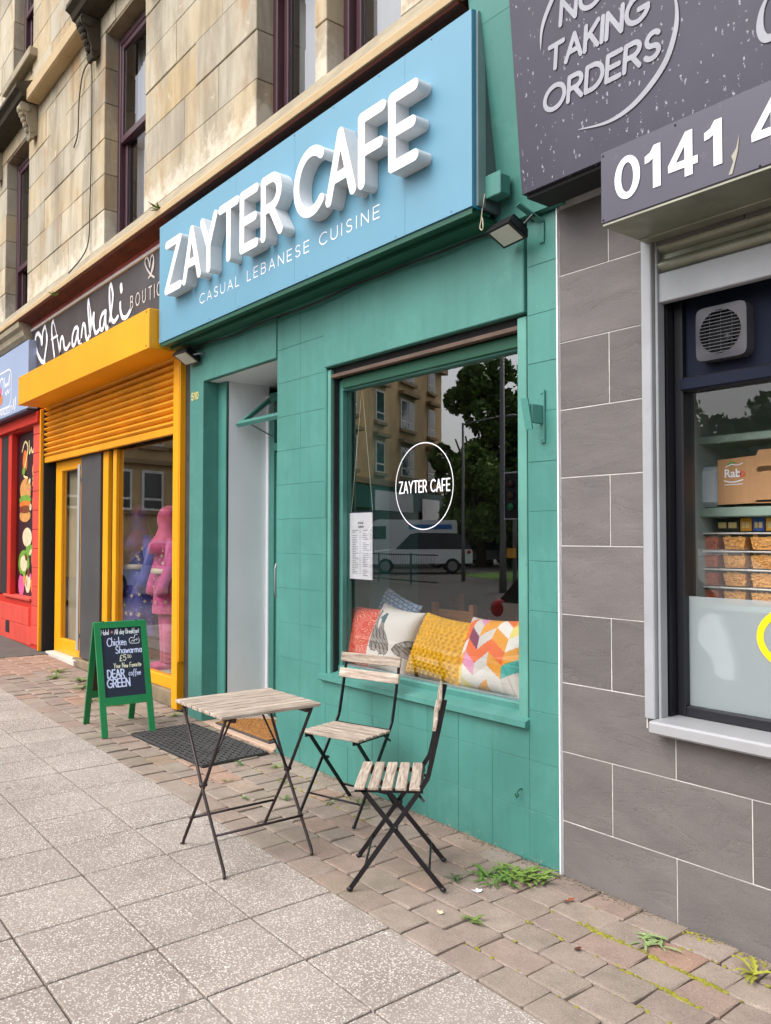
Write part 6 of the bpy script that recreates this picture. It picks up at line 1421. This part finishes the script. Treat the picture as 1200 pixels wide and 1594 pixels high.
# grit along the wall foot
m = MB()
for i in range(2200):
    x = q.uniform(-6.0, -.9); y = -abs(q.gauss(0, .022)) - .004; r_ = q.uniform(.0012, .004); m.ell((x, y, gz(x) + r_ * .4), (r_ * 1.3, r_, r_ * .8), 5, 3)
m.build('grit', M('grit_grey', hx(130, 118, 102), .95, .3, 60), label='grey grit and dirt gathered along foot of the walls', cat='grit', kind='stuff')
DRY = M('dry_brown_leaf', hx(140, 70, 40), .8, .3, 40)
def litter(nm, label, x, y, L0, mat, seed):
    q = random.Random(seed); m = MB()
    for i in range(3):
        a = q.uniform(0, 6.28); d = Vector((math.cos(a), math.sin(a), .25)); s = Vector((-d.y, d.x, .2)); b = Vector((x, y, gz(x) + .004))
        m.add([b, b + d * L0 * .5 + s * L0 * .3, b + d * L0, b + d * L0 * .5 - s * L0 * .3], [(0, 1, 2), (0, 2, 3)])
    m.build(nm, mat, label=label, cat='litter')
litter('dry_leaf', 'curled reddish brown leaf near foot of the grey tiled wall', -2.19, -.19, .035, DRY, 1); litter('dry_leaf', 'dark crumpled leaf on reddish block by the moss line', -1.93, -.47, .03, M('dark_leaf', hx(90, 44, 36), .8, .3, 40), 2)
litter('paper_scrap', 'white paper scrap beside the dandelion clump', -2.46, -.43, .028, WHITE, 3); litter('paper_scrap', 'tiny pale scrap on blocks right of the near chair', -2.42, -.68, .022, M('pale_scrap', hx(226, 206, 170), .8), 4); litter('cigarette_end', 'pale cigarette end on blocks beside the table', -4.42, -.62, .02, M('pale_scrap2', hx(226, 210, 180), .8), 5)
# ================================================================ ACROSS THE STREET (seen in the panes)
STF = M('far_sandstone', hx(206, 176, 130), .9, .25, .9, 0, dirt=.3, dirtc=hx(120, 100, 76)); STT = M('far_stone_trim', hx(150, 126, 94), .9, .2, 2); WFR = M('white_window_frame', hx(240, 240, 236), .5); FGL = M('far_window_glass', hx(50, 62, 70), .12, .2, 2); FRF = M('far_slate_roof', hx(70, 72, 80), .8, .2)
def far_tenement(label, p0, p1, H, ncols, z0=-.15, rows=3, shops=True):
    p0, p1 = Vector((*p0, 0)), Vector((*p1, 0)); d = (p1 - p0); L_ = d.length; d.normalize(); nrm = Vector((d.y, -d.x, 0))
    if nrm.dot(Vector((0, 0, 0)) - p0) < 0: nrm = -nrm
    t = thing('far_tenement', label, 'building', tuple(p0))
    def W(u, o, z): v = p0 + d * u + nrm * o; return (v.x, v.y, z)
    def bx(nm, mt, u0, u1, o0, o1, za, zb, par):
        m = MB(); m.hexa([W(u0, o0, za), W(u1, o0, za), W(u1, o1, za), W(u0, o1, za), W(u0, o0, zb), W(u1, o0, zb), W(u1, o1, zb), W(u0, o1, zb)]); return m.build(nm, mt, par)
    bx('wall', STF, 0, L_, -10, 0, z0, H, t); bx('cornice', STT, -.2, L_ + .2, .005, .4, H - .4, H, t); bx('roof', FRF, -.2, L_ + .2, -9, .3, H + .005, H + .5, t)
    if shops: bx('shop_band', M('far_shop_teal', hx(40, 92, 88), .6, .2, 1), 0, L_, .006, .15, 3.0, 4.2, t); bx('shopfront', M('far_shop_dark', hx(48, 50, 52), .4, .2), .3, L_ - .3, .006, .05, z0, 2.99, t); bx('sill_course', STT, 0, L_, .005, .22, 4.3, 4.6, t)
    if shops: bx('sign_board', WHITE, L_ * .45, L_ * .72, .16, .22, 2.9, 4.0, t); bx('sign_board', WHITE, L_ * .8, L_ * .95, .16, .2, 2.4, 3.8, t)
    for c_ in range(ncols):
        u = L_ * (c_ + .5) / ncols; pair = c_ % 2 == 1; hw_ = 1.0 if pair else .58
        for r_ in range(rows):
            za = (5.0 if shops else 2.6) + r_ * 2.85; zb = za + 1.75
            w_ = bx('window', WFR, u - hw_, u + hw_, .01, .06, za, zb, t)
            for (a, b) in (((-hw_ + .12, -.08), (.08, hw_ - .12)) if pair else ((-hw_ + .12, hw_ - .12),)):
                bx('pane', FGL, u + a, u + b, .065, .08, za + .55, zb - .12, w_); bx('pane', FGL, u + a, u + b, .065, .08, za + .1, za + .45, w_)
            bx('hood', STT, u - hw_ - .3, u + hw_ + .3, .01, .35, zb + .25, zb + .45, w_); bx('sill', STT, u - hw_ - .15, u + hw_ + .15, .01, .2, za - .18, za - .005, w_)
    return t
far_tenement('buff sandstone tenement corner across the street, reflected in cafe window', (-31.5, -16.5), (-40.6, -34.2), 12.6, 5)
far_tenement('long grey tenement far down the street, reflected in boutique window', (-33.5, -6.6), (-35.6, -14.6), 13.5, 4, rows=4, shops=False)
def leafmat(n, a, b): 
    m, N, L, bs_ = node_mat(n); oi = N.new('ShaderNodeNewGeometry'); L.new(ramp(N, L, oi.outputs['Random Per Island'], [(0, a), (1, b)]), bs_.inputs['Base Color']); bs_.inputs['Roughness'].default_value = .6; return m
LM = [leafmat('far_leaf_dark', hx(48, 76, 34), hx(112, 146, 62)), leafmat('far_leaf_mid', hx(66, 98, 40), hx(134, 164, 74))]
BARK = M('bark', hx(74, 62, 50), .95, .3, 4)
def far_tree(label, x, y, h, r_, seed, mat, n=5000):
    t = thing('far_tree', label, 'tree', (x, y, -.2), 0, 'trees across the street'); g_ = np.random.default_rng(seed)
    m = MB(); m.tube([(x, y, -.25), (x + .1, y, h * .25), (x - .1, y + .1, h * .55)], [.3, .22, .1], 10)
    for k in range(5): a = k * 1.3; m.tube([(x, y, h * .28), (x + r_ * .5 * math.cos(a), y + r_ * .5 * math.sin(a), h * .55)], [.12, .05], 6)
    m.build('trunk', BARK, t, True)
    nc = 26; cc = []
    for k in range(nc):
        a, e, rr = g_.uniform(0, 6.28), g_.uniform(-1.4, 1.3), g_.uniform(.45, .95); lo = .45 if h < 5.5 else .55; cc.append((x + r_ * rr * math.cos(a) * math.cos(e), y + r_ * rr * math.sin(a) * math.cos(e), h * lo + h * .42 * rr * math.sin(e), r_ * g_.uniform(.24, .4)))
    idx = g_.integers(0, nc, n); dv = g_.normal(size=(n, 3)); dv /= np.linalg.norm(dv, axis=1)[:, None]; rad = g_.uniform(.5, 1.0, n) ** .5
    c = np.array([cc[i] for i in idx]); P = c[:, :3] + dv * (c[:, 3] * rad)[:, None]; s = g_.uniform(.12, .27, n)[:, None]
    u = g_.normal(size=(n, 3)); u /= np.linalg.norm(u, axis=1)[:, None]; w_ = np.cross(u, g_.normal(size=(n, 3))); w_ /= np.linalg.norm(w_, axis=1)[:, None]
    V = np.stack([P - u * s, P + w_ * s * .6, P + u * s, P - w_ * s * .6], 1).reshape(-1, 3)
    me = bpy.data.meshes.new('crown'); me.vertices.add(4 * n); me.vertices.foreach_set('co', V.astype(np.float32).ravel()); me.loops.add(4 * n); me.loops.foreach_set('vertex_index', np.arange(4 * n, dtype=np.int32)); me.polygons.add(n); me.polygons.foreach_set('loop_start', np.arange(0, 4 * n, 4, dtype=np.int32)); me.polygons.foreach_set('loop_total', np.full(n, 4, dtype=np.int32)); me.update(calc_edges=True); me.materials.append(mat)
    link('crown', me, t)
TL = (('tall dark tree beside the far tenement corner', -36.0, -32.9, 13.6, 2.7, 0), ('broad dark tree across the street behind the lamp post', -32.6, -35.9, 13.4, 3.8, 0), ('dark tree across the street at right of the lamp post', -29.5, -38.0, 13.0, 4.4, 0), ('lower yellow green tree before the dark ones', -31.2, -28.4, 6.6, 1.9, 1), ('mid green tree opposite the takeaway, left of the row', -19.5, -24.5, 6.3, 3.2, 1), ('mid green tree opposite the takeaway, second of the row', -14.5, -25.0, 6.0, 3.4, 0), ('mid green tree opposite the takeaway, third of the row', -9.5, -25.5, 6.4, 3.4, 1), ('mid green tree opposite the takeaway, right of the row', -4.0, -26.0, 6.0, 3.4, 0), ('rounded bush left of the low yellow green tree', -33.2, -31.0, 5.0, 2.6, 1), ('rounded bush behind the slender lamp column', -29.6, -31.2, 5.0, 2.8, 0), ('rounded bush beyond the grass by the traffic light', -26.4, -29.6, 4.6, 2.8, 1), ('dark tree closing the row behind the grass', -26.5, -33.0, 7.5, 4.2, 0))
for i, (l, x, y, h, r_, k) in enumerate(TL): far_tree(l, x, y, h, r_, i + 1, LM[k], 10000)
# lamp post, slender pole, traffic light, railing, grass
PST = M('grey_lamp_post', hx(120, 122, 122), .5, .15, metal=.4)
def post(label, x, y, h, r0, armdir):
    t = thing('lamp_post', label, 'lamp post', (x, y, -.15)); m = MB(); m.tube([(x, y, -.15), (x, y, 1.2), (x, y, h)], [r0 * 1.4, r0, r0 * .7], 10); m.build('column', PST, t, True); m = MB(); m.tube([(x, y, h - .05), (x + armdir[0], y + armdir[1], h + .15)], r0 * .5, 8); m.ell((x + armdir[0] * 1.2, y + armdir[1] * 1.2, h + .12), (.28, .14, .07), 10, 6); m.build('lantern', PST, t, True)
post('tall grey lamp post by the junction across the street', -16.65, -14.6, 8.5, .085, (-1.0, .2)); post('slender lamp column before the far trees', -21.7, -17.9, 5.6, .06, (1.4, -.6))
t = thing('traffic_light', 'traffic light with white bordered backing board at the junction', 'traffic light', (-15.0, -13.3, -.15)); m = MB(); m.tube([(-15, -13.3, -.15), (-15, -13.3, 3.2)], .057, 10); m.build('pole', PST, t, True)
m = MB(); m.cbox(-15.25, -14.75, -13.22, -13.17, 1.95, 3.15, .02); m.build('backing_board', BLACK, t); m = MB(); m.box(-15.28, -14.72, -13.215, -13.2, 1.92, 1.949); m.box(-15.28, -14.72, -13.215, -13.2, 3.151, 3.18); m.box(-15.28, -15.251, -13.215, -13.2, 1.95, 3.15); m.box(-14.749, -14.72, -13.215, -13.2, 1.95, 3.15); m.build('border', VINYL, t)
for z, c in ((2.85, hx(70, 14, 12)), (2.55, hx(76, 50, 10)), (2.25, hx(20, 150, 90))):
    m = MB(); m.lathe((0, 0, 0), [(.1, 0), (.1, .04), (.04, .06)], 14); o = m.build('signal_lens', M('lens_%d' % int(z * 100), c, .3), t, True); o.matrix_parent_inverse = WM[t.name].inverted(); o.location = (-15, -13.165, z); o.rotation_euler = (R(-90), 0, 0)
B('push_button_box', M('yellow_button_box', hx(226, 160, 30), .5), -15.1, -14.9, -13.23, -13.1, .9, 1.15, t)
GRL = M('green_grey_railing', hx(70, 84, 80), .5, .1, metal=.3)
def railing(label, a, b):
    a, b = Vector((*a, 0)), Vector((*b, 0)); L_ = (b - a).length; d = (b - a).normalized(); t = thing('guard_railing', label, 'railing', tuple(a)); z0 = -.15
    for z in (.12, 1.0): m = MB(); m.tube([tuple(a + Vector((0, 0, z + z0))), tuple(b + Vector((0, 0, z + z0)))], .025, 6); m.build('rail', GRL, t)
    for i in range(int(L_ / 2) + 1): p = a + d * min(2 * i, L_); m = MB(); m.tube([(p.x, p.y, z0), (p.x, p.y, z0 + 1.05)], .03, 6); m.build('post', GRL, t)
    for i in range(1, int(L_ / .14)): p = a + d * .14 * i; m = MB(); m.tube([(p.x, p.y, z0 + .12), (p.x, p.y, z0 + 1.0)], .008, 4); m.build('bar', GRL, t)
railing('grey pedestrian guard railing at the junction across the street', (-25.5, -15.6), (-20.0, -15.1))
GRS = M('grass_green', hx(84, 122, 40), .95, .25, 2)
m = MB(); m.add([(-26, -21.5, -.15), (-19.5, -18.6, -.15), (-12, -18.9, -.15), (4, -20, -.15), (4, -40, -.15), (-26, -40, -.15)], [(0, 1, 2, 3, 4, 5)]); m.build('grass_verge', GRS, kind='structure', label='green grass verge across the street', cat='grass')
# vehicles
TYRE = M('tyre', hx(24, 24, 26), .85); RIM = M('alloy_rim', hx(150, 152, 156), .3, metal=.7); CGL = M('car_glass', hx(18, 24, 28), .08); TAIL = M('tail_lamp_red', hx(176, 14, 22), .2)
def car(name, label, cat, x, y, rz, paint, roofp, L_, W_, H_, kind):
    t = thing(name, label, cat, (x, y, -.16), rz)
    if kind == 'van': prof = [(-.5, .25), (-.5, .95), (-.49, .99), (.22, 1.0), (.27, .97), (.37, .62), (.49, .50), (.5, .40), (.5, .22)]; cab = None
    elif kind == 'suv': prof = [(-.5, .26), (-.5, .52), (-.49, .60), (.20, .60), (.46, .54), (.5, .46), (.5, .24)]; cab = [(-.49, .602), (-.42, .93), (-.34, .985), (.0, 1.0), (.08, .97), (.22, .602)]
    else: prof = [(-.5, .26), (-.5, .50), (-.48, .58), (.18, .60), (.44, .50), (.5, .42), (.5, .22)]; cab = [(-.47, .585), (-.36, .93), (-.28, .99), (.0, 1.0), (.07, .96), (.24, .602)]
    def ext(pr, wb, wt, zlo, zhi):
        n = len(pr); m = MB(); v = []
        for s in (-1, 1):
            for px_, pz_ in pr: k = 0 if zhi == zlo else (pz_ - zlo) / (zhi - zlo); v.append((px_ * L_, s * (wb + (wt - wb) * k) * W_ / 2, pz_ * H_))
        m.add(v, [tuple(range(n)), tuple(range(2 * n - 1, n - 1, -1))] + [(i, n + i, n + (i + 1) % n, (i + 1) % n) for i in range(n)]); return m
    ext(prof, 1.0, .92 if kind == 'van' else .97, .25, 1.0).build('body', paint, t, local=True)
    if cab:
        ext(cab, .94, .76, .6, 1.0).build('cabin', CGL, t, local=True)
        rp = [(px_ * 1.0, pz_ + .006) for px_, pz_ in cab[1:-1]]; rp = rp + [(p[0], p[1] - .03) for p in rp[::-1]]
        ext(rp, .80, .78, .9, 1.0).build('roof', roofp, t, local=True)
        for s in (-1, 1):
            for u in (-.16, .05):
                m = MB(); m.bar((u * L_, s * .472 * W_, .60 * H_), (u * L_ - .03, s * .395 * W_, .97 * H_), .09, .03, (1, 0, 0)); m.build('pillar', roofp, t, local=True)
    else:
        for s in (-1, 1):
            m = MB(); m.hexa([(.16 * L_, s * .485 * W_, .60 * H_), (.345 * L_, s * .485 * W_, .60 * H_), (.345 * L_, s * .5 * W_, .60 * H_), (.16 * L_, s * .5 * W_, .60 * H_), (.16 * L_, s * .47 * W_, .86 * H_), (.285 * L_, s * .47 * W_, .86 * H_), (.285 * L_, s * .485 * W_, .86 * H_), (.16 * L_, s * .485 * W_, .86 * H_)]); m.build('side_window', CGL, t, local=True)
            m = MB(); m.box(-.45 * L_, -.05 * L_, s * .472 * W_ - .02, s * .472 * W_ + .02, .80 * H_, .90 * H_); m.build('blue_stripe', M('van_blue', hx(40, 120, 200), .4), t, local=True)
        m = MB(); m.hexa([(.285 * L_, -.42 * W_, .93 * H_), (.285 * L_, .42 * W_, .93 * H_), (.30 * L_, .42 * W_, .93 * H_), (.30 * L_, -.42 * W_, .93 * H_), (.365 * L_, -.44 * W_, .65 * H_), (.365 * L_, .44 * W_, .65 * H_), (.385 * L_, .44 * W_, .65 * H_), (.385 * L_, -.44 * W_, .65 * H_)]); m.build('windscreen', CGL, t, local=True)
    for u in (-.31, .31):
        for s in (-1, 1):
            wr = .34 if kind != 'hatch' else .31; m = MB(); m.lathe((0, 0, 0), [(wr * .6, -.1), (wr * .95, -.1), (wr, -.07), (wr, .07), (wr * .95, .1), (wr * .6, .1)], 20); o = m.build('wheel', TYRE, t, True, local=True); o.location = (u * L_, s * (W_ / 2 - .08), wr); o.rotation_euler = (R(90), 0, 0)
            m = MB(); m.lathe((0, 0, 0), [(wr * .62, -.112), (wr * .5, -.105), (.05, -.09), (.05, .09), (wr * .5, .105), (wr * .62, .112)], 14); m.build('rim', RIM, o, local=True)
    for s in (-1, 1):
        m = MB(); m.ell((-.465 * L_, s * .455 * W_, .53 * H_), (.14, .11, .12), 12, 8); m.build('tail_light', TAIL, t, True, local=True); m = MB(); m.ell((.475 * L_, s * .38 * W_, .44 * H_), (.07, .18, .07), 10, 8); m.build('headlight', M('headlamp', hx(220, 224, 230), .1), t, True, local=True)
CW = M('car_white', hx(240, 242, 244), .25, .03); CS = M('car_silver', hx(222, 226, 230), .25, .03); CB = M('car_black_roof', hx(24, 24, 26), .25); CGY = M('car_blue_grey', hx(170, 184, 200), .25, .03, metal=.1)
car('parked_car', 'white four wheel drive car with black roof at the junction', 'car', -28.0, -21.2, R(129), CW, CB, 4.7, 1.95, 1.78, 'suv')
car('delivery_van', 'white van with blue stripe behind the white car', 'van', -33.6, -25.0, R(129), CW, CW, 5.6, 2.0, 2.5, 'van')
car('parked_car', 'silver hatchback far right beyond the grass', 'car', -33.0, -30.5, R(120), CS, CS, 4.0, 1.75, 1.45, 'hatch')
car('parked_car', 'silver hatchback parked by the kerb, its red tail lamp in the cafe window', 'car', -4.85, -4.85, 0, CS, CS, 4.1, 1.75, 1.48, 'hatch')
car('parked_car', 'blue grey car on the road, reflected in boutique window', 'car', -20.6, -6.3, R(172), CGY, CGY, 4.2, 1.78, 1.5, 'hatch')
